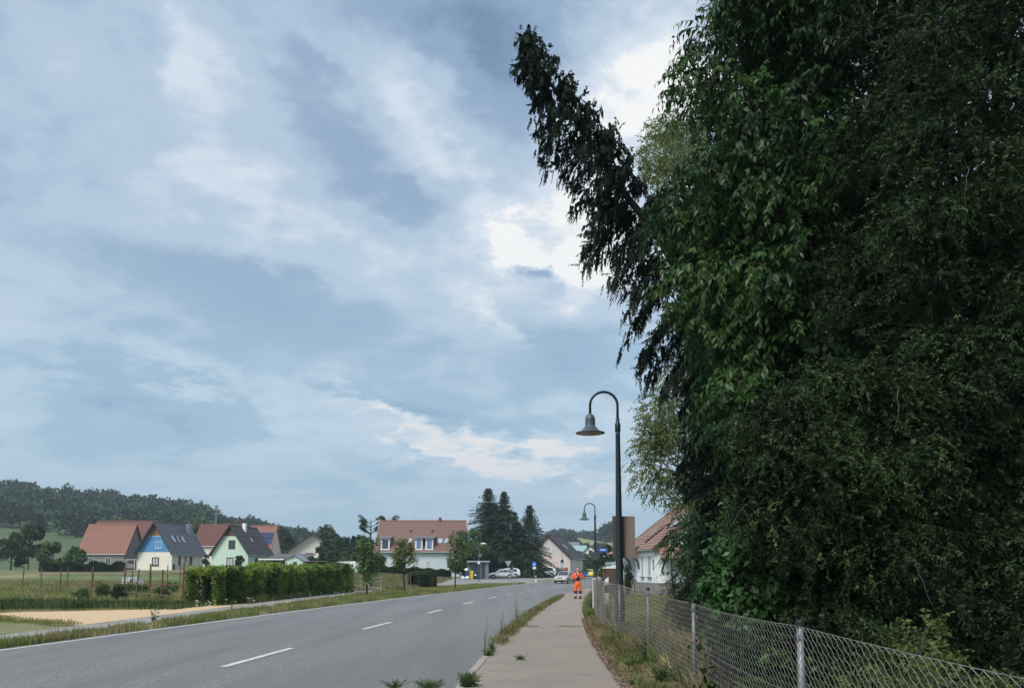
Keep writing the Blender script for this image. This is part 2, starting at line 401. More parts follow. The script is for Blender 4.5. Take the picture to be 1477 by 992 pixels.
M['drygrass'] = leafmat('dry_grass_blade', (.17, .14, .06), (.44, .35, .21), .3, .7, .2, (.10, .15, .04), 1.1)
M['weed'] = leafmat('weed_leaf', (.05, .11, .025), (.10, .19, .05), .3, .5, .3)
M['rank'] = leafmat('rank_herb', (.03, .065, .018), (.075, .12, .04), .2, .6, .2, (.10, .12, .05), .6)
M['petal'] = mat('white_petal', (.75, .76, .72), (.6, .62, .58), 3, .7)
M['crop'] = mat('hill_field', (.205, .25, .095), (.155, .20, .07), .03, .95, c3=(.28, .27, .13), scale3=.012, stretch=(.3, 3, 1))
M['hillgrass'] = mat('hill_grass', (.085, .125, .045), (.05, .08, .03), .05, .95)

# ------------------------------------------------------------------ roads: paired control points
CEN = [(-7.3, -8), (-6.35, 0), (-5.3, 10), (-4.45, 20), (-3.3, 30.5), (-2.15, 41), (-.6, 52), (1.3, 63), (3.3, 74), (6.5, 87), (11, 100), (18, 113), (28, 127), (45, 146), (75, 172)]
KRB = [(-2.2, -8), (-1.4, 0), (-.82, 10), (-.17, 20), (.85, 30.5), (2.1, 41), (3.5, 52), (5.5, 62), (7.7, 72.5), (10.5, 84), (14.5, 95.5), (21, 107.5), (31, 121), (48, 140), (78, 166)]
LEF = [(-13.6, -8), (-12.6, 0), (-11.4, 10), (-10.27, 20), (-9.0, 31), (-7.5, 42), (-5.8, 53), (-4.2, 62), (-2.3, 74), (.7, 92), (5, 104.5), (12, 118), (22, 132), (39, 152), (69, 178)]
EDG = [(1.15, -8), (1.4, 0), (1.56, 10), (2.02, 20), (2.85, 30.5), (3.95, 41), (5.4, 52), (7.4, 62), (9.7, 72.5), (12.7, 84), (17, 95), (24, 106), (34, 119), (51, 138), (81, 164)]
cen, krb, lef, edg = (catmull(l) for l in (CEN, KRB, LEF, EDG))
def sheet(name, rows, z, m, label=None, kind='structure', parent=None):
    """rows: list of cross-sections, each a list of (x, y); z: height above the ground under it"""
    v = []; f = []; k = len(rows[0])
    for r in rows:
        for p in r: v.append((p[0], p[1], gz(p[0], p[1]) + z))
    for i in range(len(rows) - 1):
        for j in range(k - 1):
            a = i * k + j; f.append((a, a + 1, a + k + 1, a + k))
    mb = MB(); mb.v = v; mb.f = f
    o = mb.build(name, m, parent)
    if kind: o['kind'] = kind
    return o
def across(a, b, n=3): return [tuple(a.lerp(b, i / n)) for i in range(n + 1)]
# ground, one sheet out to the horizon
def axis_(lo, hi, fine_lo, fine_hi, step):
    a = list(np.arange(fine_lo, fine_hi + .01, step)); s = step; x = fine_hi
    while x < hi: s *= 1.35; x += s; a.append(x)
    s = step; x = fine_lo
    while x > lo: s *= 1.35; x -= s; a.insert(0, x)
    return a
gx, gy = [min(1900, max(-1900, v)) for v in axis_(-1900, 1900, -70, 60, 2.5)], [min(2200, max(-150, v)) for v in axis_(-150, 2200, -6, 170, 2.5)]
mb = MB(); mb.v = [(x, y, gz(x, y)) for y in gy for x in gx]
nx = len(gx); mb.f = [(j * nx + i, j * nx + i + 1, (j + 1) * nx + i + 1, (j + 1) * nx + i) for j in range(len(gy) - 1) for i in range(nx - 1)]
tag(mb.build('ground', M['ground']), kind='structure')
VX = Vector((-.38, 0))
sheet('road', [across(l + VX * (1 if i < 113 else 0), k + Vector((.02, 0)), 5) for i, (l, k) in enumerate(zip(lef, krb))], .022, M['asphalt'])
sheet('pavement', [across(k + Vector((.125, 0)), e, 3) for k, e in zip(krb, edg)], .095, M['walk'])
# the footpath beyond the grass strip, the side road mouth, the sand
PN = [(-11.3, -8), (-11.6, 10), (-11.6, 24), (-11.55, 40), (-11.3, 55), (-10.7, 68), (-8.9, 80), (-6.4, 89), (-4.0, 96)]
PF = [(-13.0, -8), (-13.3, 10), (-13.3, 24), (-13.35, 40), (-13.2, 55), (-12.9, 70), (-12.0, 84), (-10.5, 94), (-8.6, 102)]
pn, pf = catmull(PN, 6), catmull(PF, 6)
sheet('footpath', [across(b, a, 2) for a, b in zip(pn, pf)], .018, M['path'])
def drape(name, poly, z, m, step=3.0, label=None):
    bm = bmesh.new(); bm.faces.new([bm.verts.new((x, y, 0)) for x, y in poly])
    xs = [p[0] for p in poly]; ys = [p[1] for p in poly]
    for lo, hi, nrm_ in ((min(xs), max(xs), (1, 0, 0)), (min(ys), max(ys), (0, 1, 0))):
        c = lo + step
        while c < hi:
            bmesh.ops.bisect_plane(bm, geom=bm.verts[:] + bm.edges[:] + bm.faces[:], plane_co=(c * nrm_[0], c * nrm_[1], 0), plane_no=nrm_); c += step
    for v in bm.verts: v.co.z = gz(v.co.x, v.co.y) + z
    bmesh.ops.recalc_face_normals(bm, faces=bm.faces)
    me = bpy.data.meshes.new(name); bm.to_mesh(me); bm.free(); me.materials.append(m)
    if me.polygons and me.polygons[0].normal.z < 0: me.flip_normals()
    o = bpy.data.objects.new(name, me); COL.objects.link(o); o['kind'] = 'structure'; return o
drape('side_road', [(-6.2, 90.2), (-1.0, 92.2), (1.2, 92.6), (4.6, 104), (11.6, 117.6), (21, 131.4), (20, 140), (4, 133), (-4, 124.6), (-16, 121), (-22, 121), (-22, 117.5), (-13, 110), (-8, 100)], .016, M['asphalt_far'])
drape('grass_verge', [(2.2, 103), (4.3, 103.6), (9.2, 113.6), (12.6, 119), (9, 119), (4, 113)], .04, M['ground'])
drape('forecourt', [(9.5, 121), (14, 122.5), (36, 148), (28, 160), (12, 150), (6, 134)], .035, M['asphalt_far'])
drape('sand_patch', [(-13.25, 23.6), (-13.2, 30), (-13.25, 39.5), (-14.2, 38), (-14.8, 36.2), (-15.6, 34.4), (-16.6, 33.2), (-18.3, 32.3), (-20.2, 31.4), (-20.9, 30), (-20.1, 28.3), (-18.2, 27.4), (-16.8, 25.8), (-15.1, 25.0), (-14.2, 23.8)], .024, M['sand'])
drape('garden_lawn', [(-62, 88), (-33, 90), (-33, 113), (-64, 113)], .05, M['lawn'])
# right-hand side: soil strip along the pavement, garden inside the fence
FEN = [(2.00, 2), (2.21, 6), (2.33, 10), (2.45, 14), (2.49, 18), (2.60, 22), (2.84, 26.8)]
fen = [Vector(p) for p in FEN]
def fx(y): return at_y([Vector((1.9, -8))] + fen + [Vector((4.6, 40)), Vector((8, 60)), Vector((12, 75)), Vector((30, 110)), Vector((90, 164))], y)
sheet('verge', [across(e + Vector((-.03, 0)), Vector((max(fx(e.y), e.x) + .5, e.y)), 3) for e in edg], .088, M['verge'])
sheet('garden', [[(max(fx(y), 0) + .45, y), (max(fx(y), 0) + 6, y), (max(fx(y), 0) + 30, y), (140, y)] for y in range(-8, 164, 4)], .082, M['lawn'])

# ------------------------------------------------------------------ markings
def stripe(line, s0, s1, w, z, mb, off=0.0):
    pts = [p for i, p in enumerate(line)]
    acc = 0; out = []
    for a, b in zip(pts, pts[1:]):
        L = (b - a).length
        lo, hi = max(s0, acc), min(s1, acc + L)
        if hi > lo + 1e-6:
            for s in ((lo, hi) if not out else (hi,)):
                t = (s - acc) / L; p = a.lerp(b, t); d = (b - a).normalized(); nn = Vector((d.y, -d.x))
                out.append((p + nn * (off - w / 2), p + nn * (off + w / 2)))
        acc += L
    v = []; f = []
    for a, b in out: v += [(a.x, a.y, gz(a.x, a.y) + z), (b.x, b.y, gz(b.x, b.y) + z)]
    for i in range(len(out) - 1): f.append((2 * i, 2 * i + 1, 2 * i + 3, 2 * i + 2))
    mb.add(v, f)
def arc_at(line, y):
    acc = 0
    for a, b in zip(line, line[1:]):
        if a.y <= y <= b.y: return acc + (b - a).length * (y - a.y) / (b.y - a.y)
        acc += (b - a).length
    return acc
mb = MB(); stripe(lef, 0, arc_at(lef, 92), .13, .030, mb); tag(mb.build('edge_line', M['paint']), kind='structure')
mb = MB(); stripe(lef, arc_at(lef, 104.4), arc_at(lef, 175), .13, .034, mb); tag(mb.build('edge_line', M['paint']), kind='structure')
for (a, b) in [(-5, -2), (4, 7.2), (13.4, 16.65), (22, 25), (30.3, 33), (38.5, 41.6), (46.2, 49.3), (53.8, 55.2), (58.8, 60.2), (63.2, 64.6), (66.4, 67.6), (69.6, 70.6), (72.2, 73.2), (75, 84), (87, 96), (99, 108)]:
    mb = MB(); stripe(cen, arc_at(cen, a), arc_at(cen, b), .15, .030, mb)
    tag(mb.build('lane_dash', M['paint']), kind='structure')

# ------------------------------------------------------------------ kerb stones
kroot = thing('kerb', None, None); kroot['kind'] = 'structure'
ks = resample(krb, 1.0)
kmesh = None
rng_k = random.Random(3)
for a, b in zip(ks, ks[1:]):
    if a.y < -3 or a.y > 112: continue
    d = (b - a); ang = math.atan2(d.y, d.x)
    if kmesh is None:
        m0 = MB(); m0.add([(.006, 0, -.06), (.994, 0, -.06), (.994, -.12, -.06), (.006, -.12, -.06), (.006, .0, .092), (.994, .0, .092), (.994, -.12, .10), (.006, -.12, .10), (.006, -.02, .10), (.994, -.02, .10)],
                          [(0, 1, 2, 3), (0, 4, 5, 1), (4, 8, 9, 5), (8, 7, 6, 9), (3, 2, 6, 7), (0, 3, 7, 8, 4), (1, 5, 9, 6, 2)])
        o = m0.build('kerb_stone', M['kerb'], kroot); kmesh = o.data
    else:
        o = bpy.data.objects.new('kerb_stone', kmesh); COL.objects.link(o); o.parent = kroot
    o.location = (a.x, a.y, gz(a.x, a.y) + rng_k.uniform(-.006, .006)); o.rotation_euler = (0, 0, ang + rng_k.uniform(-.006, .006))

# ------------------------------------------------------------------ chain-link fence
FTOP = [1.26, 1.255, 1.27, 1.335, 1.375, 1.41, 1.41]
froot = thing('chain_link_fence', 'galvanised chain link fence running along the pavement edge beside the gardens', 'fence')
fbot = .13
for i, (p, zt) in enumerate(zip(fen, FTOP)):
    if i == len(fen) - 1:
        mb = MB(); mb.box(-.06, .06, -.06, .06, 0, zt + .04); o = mb.build('end_post', mat('white_post', (.62, .60, .54), (.5, .48, .43), 6, .8), froot); o['label'] = 'square off white end post'
    else:
        mb = MB(); mb.tube([(0, 0, .0), (0, 0, zt + .01)], .026, 12); o = mb.build('fence_post', M['galv'], froot, True)
        mb = MB(); mb.lathe([(.031, zt - .01), (.031, zt + .03), (.026, zt + .045)], sides=12); c = mb.build('post_cap', M['black'], o)
        mb = MB()
        for zz in (.35, .75, zt - .1): mb = MB(); mb.box(-.04, .0, -.035, -.025, zz, zz + .03); mb.build('wire_clip', M['galv'], o)
    o.location = (p.x + .03, p.y, .0)
for i in range(len(fen) - 1):
    a, b = fen[i], fen[i + 1]; za, zb = FTOP[i], FTOP[i + 1]
    L = (b - a).length; n = int(L / .05); st = L / n
    mb = MB(); rngp = random.Random(i)
    m = 17
    for w in range(n):
        u0 = w * st; pts = []
        t = (u0 + st / 2) / L; zt = za + (zb - za) * t - .03 * 4 * t * (1 - t) * (1 if i else .5)
        for k in range(2 * m + 1):
            u = u0 + (st if (k + w) % 2 else 0); q = u / L
            z = fbot + (zt - fbot) * k / (2 * m)
            bulge = .012 * sin(q * 9 + i) * sin(z * 3)
            pts.append((a.x + (b.x - a.x) * q + bulge + (.004 if k % 2 else -.004), a.y + (b.y - a.y) * q, z))
        mb.tube(pts,   .0021 if i < 2 else .0023, 3, cap=False)
    tag(mb.build('wire_mesh', M['wire'], froot), kind='stuff')
    mb = MB()
    for h in (1.0, .52, .02):
        pts = []
        for k in range(9):
            t = k / 8; zt = za + (zb - za) * t - .03 * 4 * t * (1 - t) * (1 if i else .5)
            pts.append((a.x + (b.x - a.x) * t + .006, a.y + (b.y - a.y) * t, fbot + (zt - fbot) * h))
        mb.tube(pts, .0026, 4, cap=False); mb.build('tension_wire', M['wire'], froot); mb = MB()

# ------------------------------------------------------------------ lamps
def street_lamp(px, ptop, d, label, armx=.73, zb=.08, hs=None):
    x = X(px, d); top = P(px, ptop, d).z - zb
    r = thing('street_lamp', label, 'street lamp', (x, d, zb), 0, 'curved arm street lamps along the pavement')
    R = armx / 2; zc = top - R - .03
    mb = MB(); mb.lathe([(.13, 0), (.13, .9), (.118, 1.0), (.10, 1.08), (.095, 2.0), (.062, zc - .78), (.062, zc - .7)], sides=14); mb.build('pole', M['lamp'], r, True)
    mb = MB(); mb.lathe([(.062, zc - .72), (.075, zc - .70), (.075, zc - .50), (.05, zc - .46), (.05, zc - .36), (.04, zc - .34)], sides=14); mb.build('collar', M['lamp'], r, True)
    pts = [(0, 0, zc - .5), (0, 0, zc - .1)] + [(-R + R * cos(a), 0, zc + R * sin(a)) for a in [pi * k / 18 for k in range(19)]] + [(-2 * R, 0, zc - .25)]
    mb = MB(); mb.tube(pts, .035, 10); mb.build('arm', M['lamp'], r, True)
    c = (-2 * R, 0, zc - .25)
    mb = MB(); mb.lathe([(.04, .03), (.075, .0), (.11, -.04), (.13, -.10), (.135, -.17), (.135, -.30), (.14, -.315), (.15, -.33), (.19, -.37), (.25, -.44), (.30, -.465), (.385, -.485), (.39, -.50), (.37, -.495), (.30, -.48), (.2, -.47)], c, 24); h = mb.build('lamp_shade', M['lampshade'], r, True)
    mb = MB(); mb.lathe([(.36, -.492), (.30, -.505), (.18, -.535), (.08, -.555), (.01, -.56)], c, 20); mb.build('diffuser', M['lampglass'], h, True)
    mb = MB(); mb.box(-.05, .05, -.136, -.12, .45, .85); mb.build('service_door', M['lamp'], r)
    return r
LAMP1 = street_lamp(893.5, 563.5, 20, 'tall dark green lamp post with curved arm standing nearest, behind the wire fence')
LAMP2 = street_lamp(859, 725, 52, 'smaller looking farther curved lamp post beyond the fence end, carrying a blue street name sign')
# placard boards on the near lamp, seen from behind
x1, d1 = X(896, 20), 20
for (pa, pb, dn, lab) in ((884.5, 894.5, -.10, 'narrow left placard board seen from behind on the near lamp post'), (896.5, 917, .06, 'wide right placard board seen from behind on the near lamp post')):
    xa, xb = X(pa, d1), X(pb, d1); zt, zb_ = P(900, 743.5, d1).z, P(900, 804, d1).z - .0
    r = thing('placard_board', lab, 'board', (xa, d1, zb_), 0, 'placard boards on the lamp post')
    w = xb - xa; h = zt - zb_
    left = dn < 0
    y0, y1 = (.02, .16) if left else (.16, .02)
    q = [(0, y0, 0), (w, y1, 0), (w, y1, h - .02), (0, y0, h + .0)]
    if left: q = [(0, .06, 0.02), (w, .17, 0), (w, .17, h), (0, .06, h)]
    else: q = [(0, .17, 0), (w, .02, -.02), (w, .02, h - .01), (0, .17, h)]
    mb = MB(); mb.add(q + [(a, b + .008, c) for a, b, c in q], [(0, 1, 2, 3), (7, 6, 5, 4), (0, 4, 5, 1), (1, 5, 6, 2), (2, 6, 7, 3), (3, 7, 4, 0)]); p = mb.build('panel', M['board'], r)
    for zz in (.12, h - .14): mb = MB(); mb.tube([(w if left else 0, .165, zz), ((w if left else 0) + (.1 if left else -.1), -.10, zz), ], .004, 4); mb.build('cable_tie', M['black'], r)
# signs on the far lamp
def plate(name, mb_, m, par): return mb_.build(name, m, par)
M['signblue'] = mat('sign_blue', (.03, .09, .40), (.025, .08, .36), 2, .45); M['signback'] = mat('sign_back_grey', (.33, .35, .36), (.27, .29, .30), 3, .5)
M['signwhite'] = mat('sign_white', (.75, .76, .77), (.68, .69, .7), 3, .5)
x2, d2 = X(861.5, 52), 51.85
a, b = P(863, 789.5, d2), P(876.5, 796, d2)
r = thing('street_name_sign', 'small blue street name sign with white lettering on the farther lamp post', 'sign', (a.x, d2, b.z))
w, h = b.x - a.x, a.z - b.z
mb = MB(); mb.box(0, w, 0, .02, 0, h); mb.build('plate', M['signblue'], r)
mb = MB(); 
lx = .12
rr = random.Random(8)
while lx < w - .12:      # the lettering cannot be read at this distance: strokes of its size
    lw = rr.uniform(.03, .05); mb.box(lx, lx + lw, -.004, -.001, h * .36, h * (.72 if rr.random() < .3 else .62)); lx += lw + .02
mb.build('lettering', M['signwhite'], r)
mb = MB(); mb.tube([(-.1, .03, h * .5), (w * .5, .03, h * .5)], .015, 6); mb.build('bracket', M['galv'], r)
c = P(858.5, 801.5, 51.7)
r = thing('round_sign', 'round traffic sign seen from its dark back on the farther lamp post', 'sign', (c.x, c.y, c.z))
mb = MB(); mb.lathe([(.30, -.012), (.30, .012)], sides=24, axis='y'); mb.build('disc', mat('dark_sign_back', (.05, .055, .06), (.04, .045, .05), 3, .6), r)
for zz in (-.16, .12): mb = MB(); mb.box(-.04, .30, .014, .05, zz, zz + .04); mb.build('bracket', M['galv'], r)
# ------------------------------------------------------------------ houses
def basis(o, ex, ey, ez):
    o, ex, ey, ez = map(Vector, (o, ex, ey, ez))
    return lambda x, y, z: tuple(o + ex * x + ey * y + ez * z)
def window(root, B, u, z, w, h, fm, pane=None, sill=None, mullion=True, label=None, t=.07):
    """B maps (along wall, outwards, up)"""
    mb = MB()
    if fm is M['frame_d']: t = max(t, .17)
    mb.box(u, u + t, -.04, .05, z, z + h, B); mb.box(u + w - t, u + w, -.04, .05, z, z + h, B)
    mb.box(u + t, u + w - t, -.04, .05, z, z + t, B); mb.box(u + t, u + w - t, -.04, .05, z + h - t, z + h, B)
    if mullion and w > .9: mb.box(u + w / 2 - .03, u + w / 2 + .03, -.035, .045, z + t, z + h - t, B)
    o = mb.build('window', fm, root)
    if label: o['label'] = label
    mb = MB(); mb.box(u + t, u + w - t, .0, .012, z + t, z + h - t, B); mb.build('pane', pane or M['glass'], o)
    if sill is not None: mb = MB(); mb.box(u - .06, u + w + .06, -.02, .14, z - .06, z - .005, B); mb.build('sill', sill, o)
    return o
def roof_slope(root, o, ex, up, L, S, m, course=.34, th=.16, name='roof', lift=.045, rib=0):
    """tiled slope: o lower corner, ex along the eave, up the slope"""
    ex = Vector(ex).normalized(); up = Vector(up).normalized(); n = ex.cross(up).normalized()
    if n.z < 0: n = -n
    B = basis(o, ex, up, n); k = max(3, int(S / course)); st = S / k; mb = MB(); v = []; f = []
    prof = []
    for i in range(k): prof += [(i * st, lift), ((i + 1) * st, .0)]
    prof += [(S, -th), (0, -th)]
    m_ = len(prof)
    v = [B(0, a, b) for a, b in prof] + [B(L, a, b) for a, b in prof]
    f = [(i, (i + 1) % m_, (i + 1) % m_ + m_, i + m_) for i in range(m_)]
    f += [tuple(range(m_ - 1, -1, -1)), tuple(range(m_, 2 * m_))]
    mb.add(v, f)
    return mb.build(name, m, root), B
def house(name, label, cat, loc, rz, w, l, wh, rh, wallm, roofm, ov=.45, ovg=.4, drop=1.5, course=.34, group=None, trim=None, gable=None, gable_z=None):
    """gable end on y = 0 facing -y, ridge along y; origin at the middle of that gable, at ground level"""
    r = thing(name, label, cat, loc, rz, group)
    mb = MB(); hw = w / 2
    mb.add([(-hw, 0, -drop), (hw, 0, -drop), (hw, l, -drop), (-hw, l, -drop), (-hw, 0, wh), (hw, 0, wh), (hw, l, wh), (-hw, l, wh), (0, 0, wh + rh - .02), (0, l, wh + rh - .02)],
           [(0, 1, 5, 8, 4), (2, 3, 7, 9, 6), (1, 2, 6, 5), (3, 0, 4, 7), (4, 8, 9, 7), (5, 6, 9, 8), (0, 3, 2, 1)])
    mb.build('wall', wallm, r)
    sl = sqrt(hw * hw + rh * rh); cx_, sz = hw / sl, rh / sl
    S = sl + ov
    L = l + 2 * ovg
    roofs = {}
    for side, sx in (('left', -1), ('right', 1)):
        o = (sx * (hw + ov * cx_), -ovg if sx < 0 else -ovg, wh - ov * sz + .17)
        roofs[side] = roof_slope(r, o, (0, 1, 0), (-sx * cx_, 0, sz), L, S, roofm, course)
    mb = MB(); mb.tube([(0, -ovg, wh + rh + .17), (0, l + ovg, wh + rh + .17)], .13, 6); mb.build('ridge', roofm, r)
    for sx in (-1, 1):     # barge boards
        for yy in (-ovg - .035, l + ovg + .003):
            mb = MB(); e = Vector((sx * (hw + ov * cx_), yy, wh - ov * sz)); t_ = Vector((0, yy, wh + rh)); 
            mb.add([e + Vector((0, 0, -.10)), t_ + Vector((0, 0, -.10)), t_ + Vector((0, 0, .24)), e + Vector((0, 0, .24)), e + Vector((0, .03, -.10)), t_ + Vector((0, .03, -.10)), t_ + Vector((0, .03, .24)), e + Vector((0, .03, .24))],
                   [(0, 1, 2, 3), (7, 6, 5, 4), (0, 4, 5, 1), (1, 5, 6, 2), (2, 6, 7, 3), (3, 7, 4, 0)]); mb.build('barge_board', trim or M['frame_d'], r)
    for sx in (-1, 1):
        mb = MB(); mb.tube([(sx * (hw + ov * cx_ + .07), -ovg, wh - ov * sz + .08), (sx * (hw + ov * cx_ + .07), l + ovg, wh - ov * sz + .08)], .07, 8); mb.build('gutter', M['zinc'], r)
    if gable is not None:
        gw = hw * (1 - (gable_z[0] - wh) / rh) if gable_z[0] > wh else hw
        gt = hw * (1 - (gable_z[1] - wh) / rh)
        a, b = max(gable_z[0], wh - 9), gable_z[1]
        mb = MB(); mb.add([(-gw, -.03, a), (gw, -.03, a), (gt, -.03, b), (-gt, -.03, b), (-gw, -.001, a), (gw, -.001, a), (gt, -.001, b), (-gt, -.001, b)], [(0, 1, 2, 3), (0, 4, 5, 1), (1, 5, 6, 2), (2, 6, 7, 3), (3, 7, 4, 0)])
        mb.build('gable_panel', gable, r)
    r_front = basis((0, 0, 0), (1, 0, 0), (0, -1, 0), (0, 0, 1))
    r_right = basis((hw, 0, 0), (0, 1, 0), (1, 0, 0), (0, 0, 1))
    r_left = basis((-hw, 0, 0), (0, 1, 0), (-1, 0, 0), (0, 0, 1))
    return r, r_front, r_right, r_left, roofs
def skylight(root, B, u, s, w, h, frame=None):
    mb = MB(); mb.box(u - .06, u + w + .06, s - .06, s, .0, .10, B); mb.box(u - .06, u + w + .06, s + h, s + h + .06, .0, .10, B); mb.box(u - .06, u, s, s + h, .0, .10, B); mb.box(u + w, u + w + .06, s, s + h, .0, .10, B)
    o = mb.build('skylight', frame or M['frame_d'], root); mb = MB(); mb.box(u, u + w, s, s + h, .02, .085, B); mb.build('pane', M['skyglass'], o)
def zc(px, py, d): return P(px, py, d).z

# the blue and cream house
ZB = 2.0
loc = (X(222.5, 150), 150, ZB)
def wh_at(py, d, zb): return zc(700, py, d) - zb
eave = wh_at(796, 150, ZB); ridge = wh_at(753.5, 150, ZB)
H1, Bf, Br, Bl, rf = house('blue_gable_house', 'house with bright blue upper gable over cream ground floor and dark slate roof', 'house', loc, radians(-7), 7.3, 11.5, eave, ridge - eave, M['cream'], M['slate'], ov=.75, ovg=.9, course=.5)
def gband(root, hw, wh, rh, a, b, m, y=-.03, name='gable_panel'):
    f = lambda z: hw * min(1, (1 - (z - wh) / rh))
    mb = MB(); mb.add([(-f(a), y, a), (f(a), y, a), (f(b), y, b), (-f(b), y, b), (-f(a), -.001, a), (f(a), -.001, a), (f(b), -.001, b), (-f(b), -.001, b)], [(0, 1, 2, 3), (0, 4, 5, 1), (1, 5, 6, 2), (2, 6, 7, 3), (3, 7, 4, 0)])
    return mb.build(name, m, root)
rh = ridge - eave
gb = gband(H1, 3.65, eave, rh, eave + .05, eave + rh * .54, M['blue']); gb['label'] = 'bright blue plastered gable panel'
gb = gband(H1, 3.65, eave, rh, eave + rh * .56, eave + rh * .97, mat('orange_brown_boards', (.34, .14, .06), (.22, .09, .04), 6, .7)); gb['label'] = 'orange brown boarded gable peak'
window(H1, Bf, .05, eave + .8, 1.25, 1.35, M['frame_w'], M['glass'], M['frame_w'])
window(H1, Bf, -.55, .75, 1.45, 1.6, M['frame_d'], M['curtain'], M['brownwood'])
window(H1, Br, 2.2, .75, .8, 1.9, M['frame_d'], M['glass']); window(H1, Br, 4.6, 1.5, .45, 1.1, M['frame_d'], M['glass']); window(H1, Br, 6.3, .85, .95, 1.8, M['frame_d'], M['glass'])
window(H1, Br, .3, -.3, .7, 1.3, M['frame_d'], M['glass'])
ro, RB = rf['right']
for u, w_ in ((3.2, .8), (5.1, .45), (6.8, .8)): skylight(H1, RB, u, 3.0, w_, 1.5)
mb = MB(); mb.box(.6, 1.5, 9.6, 10.6, eave + rh - 2.6, eave + rh + .35); mb.build('chimney', M['zinc'], H1)
mb = MB(); mb.tube([(1.05, 10.1, eave + rh + .3), (1.05, 10.1, eave + rh + 1.0)], .1, 8); mb.build('flue_pipe', M['galv'], H1)
for sx in (3.72, -3.72): mb = MB(); mb.tube([(sx, -.08, eave - .1), (sx, -.08, 0)], .05, 6); mb.build('downpipe', M['zinc'], H1)

# the mint green house
loc = (X(331, 148), 148, ZB); eave = wh_at(797, 148, ZB); ridge = wh_at(758, 148, ZB); rh = ridge - eave
H2, Bf, Br, Bl, rf = house('mint_green_house', 'mint green rendered house with steep nearly black tiled roof and white chimney', 'house', loc, radians(-7), 7.4, 10.5, eave, rh, M['mint'], M['darktile'], ov=.75, ovg=.6, course=.5)
gb = gband(H2, 3.7, eave, rh, eave + rh * .62, eave + rh * .97, M['brownwood']); gb['label'] = 'dark brown boarded gable peak'
window(H2, Bf, -.35, eave + .75, 1.35, 1.7, M['frame_d'], M['glass']); window(H2, Bf, -.65, .55, 1.4, 1.75, M['frame_d'], M['curtain'])
window(H2, Br, 3.0, .6, 1.0, 1.6, M['frame_d'], M['glass']); window(H2, Br, 6.0, .6, 1.0, 1.6, M['frame_d'], M['glass'])
skylight(H2, rf['right'][1], 5.0, 3.3, .6, .9)
mb = MB(); mb.box(.25, .85, 4.2, 4.9, eave + rh - 1.0, eave + rh + .75); mb.build('chimney', M['white'], H2)

# carport and mint annexe beside it
r = thing('carport', 'flat white edged carport roof on posts beside the mint green house', 'carport', (X(372, 144), 144, ZB))
mb = MB(); mb.box(0, 6.2, 0, 4, 1.75, 2.0); mb.build('roof_slab', M['frame_w'], r)
mb = MB(); mb.box(.2, 6.0, 3.6, 3.7, 0, 1.7); mb.build('rear_wall', M['greywood'], r)
for xx in (.1, 2.2, 4.2, 6.0): mb = MB(); mb.box(xx, xx + .12, .1, .22, -.8, 1.75); mb.build('post', M['brownwood'], r)
r = thing('garage', 'low garage with grey fibre cement roof right of the white carport', 'garage', (X(391, 150), 150, ZB))
mb = MB(); mb.box(0, 7.0, 0, 5, -.8, 2.2); mb.build('wall', M['mint'], r)
mb = MB(); mb.add([(-.5, -.5, 2.15), (7.3, -.5, 2.15), (7.3, 5.5, 3.0), (-.5, 5.5, 3.0), (-.5, -.5, 2.32), (7.3, -.5, 2.32), (7.3, 5.5, 3.17), (-.5, 5.5, 3.17)], [(0, 1, 2, 3), (4, 7, 6, 5), (0, 4, 5, 1), (1, 5, 6, 2), (2, 6, 7, 3), (3, 7, 4, 0)]); mb.build('roof', mat('fibre_roof', (.13, .125, .12), (.09, .09, .085), 2, .9), r)
mb = MB(); mb.box(1.2, 3.4, -.03, .0, -.2, 1.9); mb.build('garage_door', M['greywood'], r)
r = thing('garden_shed', 'low mint painted garden shed with grey roof behind the hedge', 'shed', (X(424, 138), 138, ZB - .2))
mb = MB(); mb.add([(-1.6, 0, -.6), (1.6, 0, -.6), (1.6, 4, -.6), (-1.6, 4, -.6), (-1.6, 0, 2.0), (1.6, 0, 1.6), (1.6, 4, 1.6), (-1.6, 4, 2.0), (.2, 0, 2.6), (.2, 4, 2.6)], [(0, 1, 5, 8, 4), (3, 7, 9, 6, 2), (1, 2, 6, 5), (0, 4, 7, 3), (4, 8, 9, 7), (5, 6, 9, 8)]); mb.build('wall', M['mint'], r)
for (a, b, c, d) in ((-1.9, 1.9, .2, 2.66), (.2, 2.66, 1.9, 1.5)):
    mb = MB(); mb.add([(a, -.3, b), (c, -.3, d), (c, 4.3, d), (a, 4.3, b), (a, -.3, b + .12), (c, -.3, d + .12), (c, 4.3, d + .12), (a, 4.3, b + .12)], [(0, 1, 2, 3), (4, 7, 6, 5), (0, 4, 5, 1), (1, 5, 6, 2), (2, 6, 7, 3), (3, 7, 4, 0)]); mb.build('roof', M['zinc'], r)
mb = MB(); mb.box(-.2, .5, -.03, 0, -.3, 1.5); mb.build('door', M['frame_d'], r)
r = thing('lean_to_shed', 'long dark open lean-to with brown roof left of the white camper', 'shed', (X(435, 140), 140, ZB - .3))
mb = MB(); mb.box(0, 8, 0, .12, -.4, .5); mb.box(0, 8, 3, 3.1, -.4, 1.6); mb.build('wall', M['brownwood'], r)
mb = MB(); mb.box(-.2, 8.2, -.4, 3.2, 1.65, 1.82); mb.build('roof', mat('brown_sheet_roof', (.16, .12, .10), (.10, .08, .07), 2, .9), r)
for xx in (.0, 2.6, 5.2, 7.8): mb = MB(); mb.box(xx, xx + .12, -.2, -.1, -.4, 1.65); mb.build('post', M['greywood'], r)

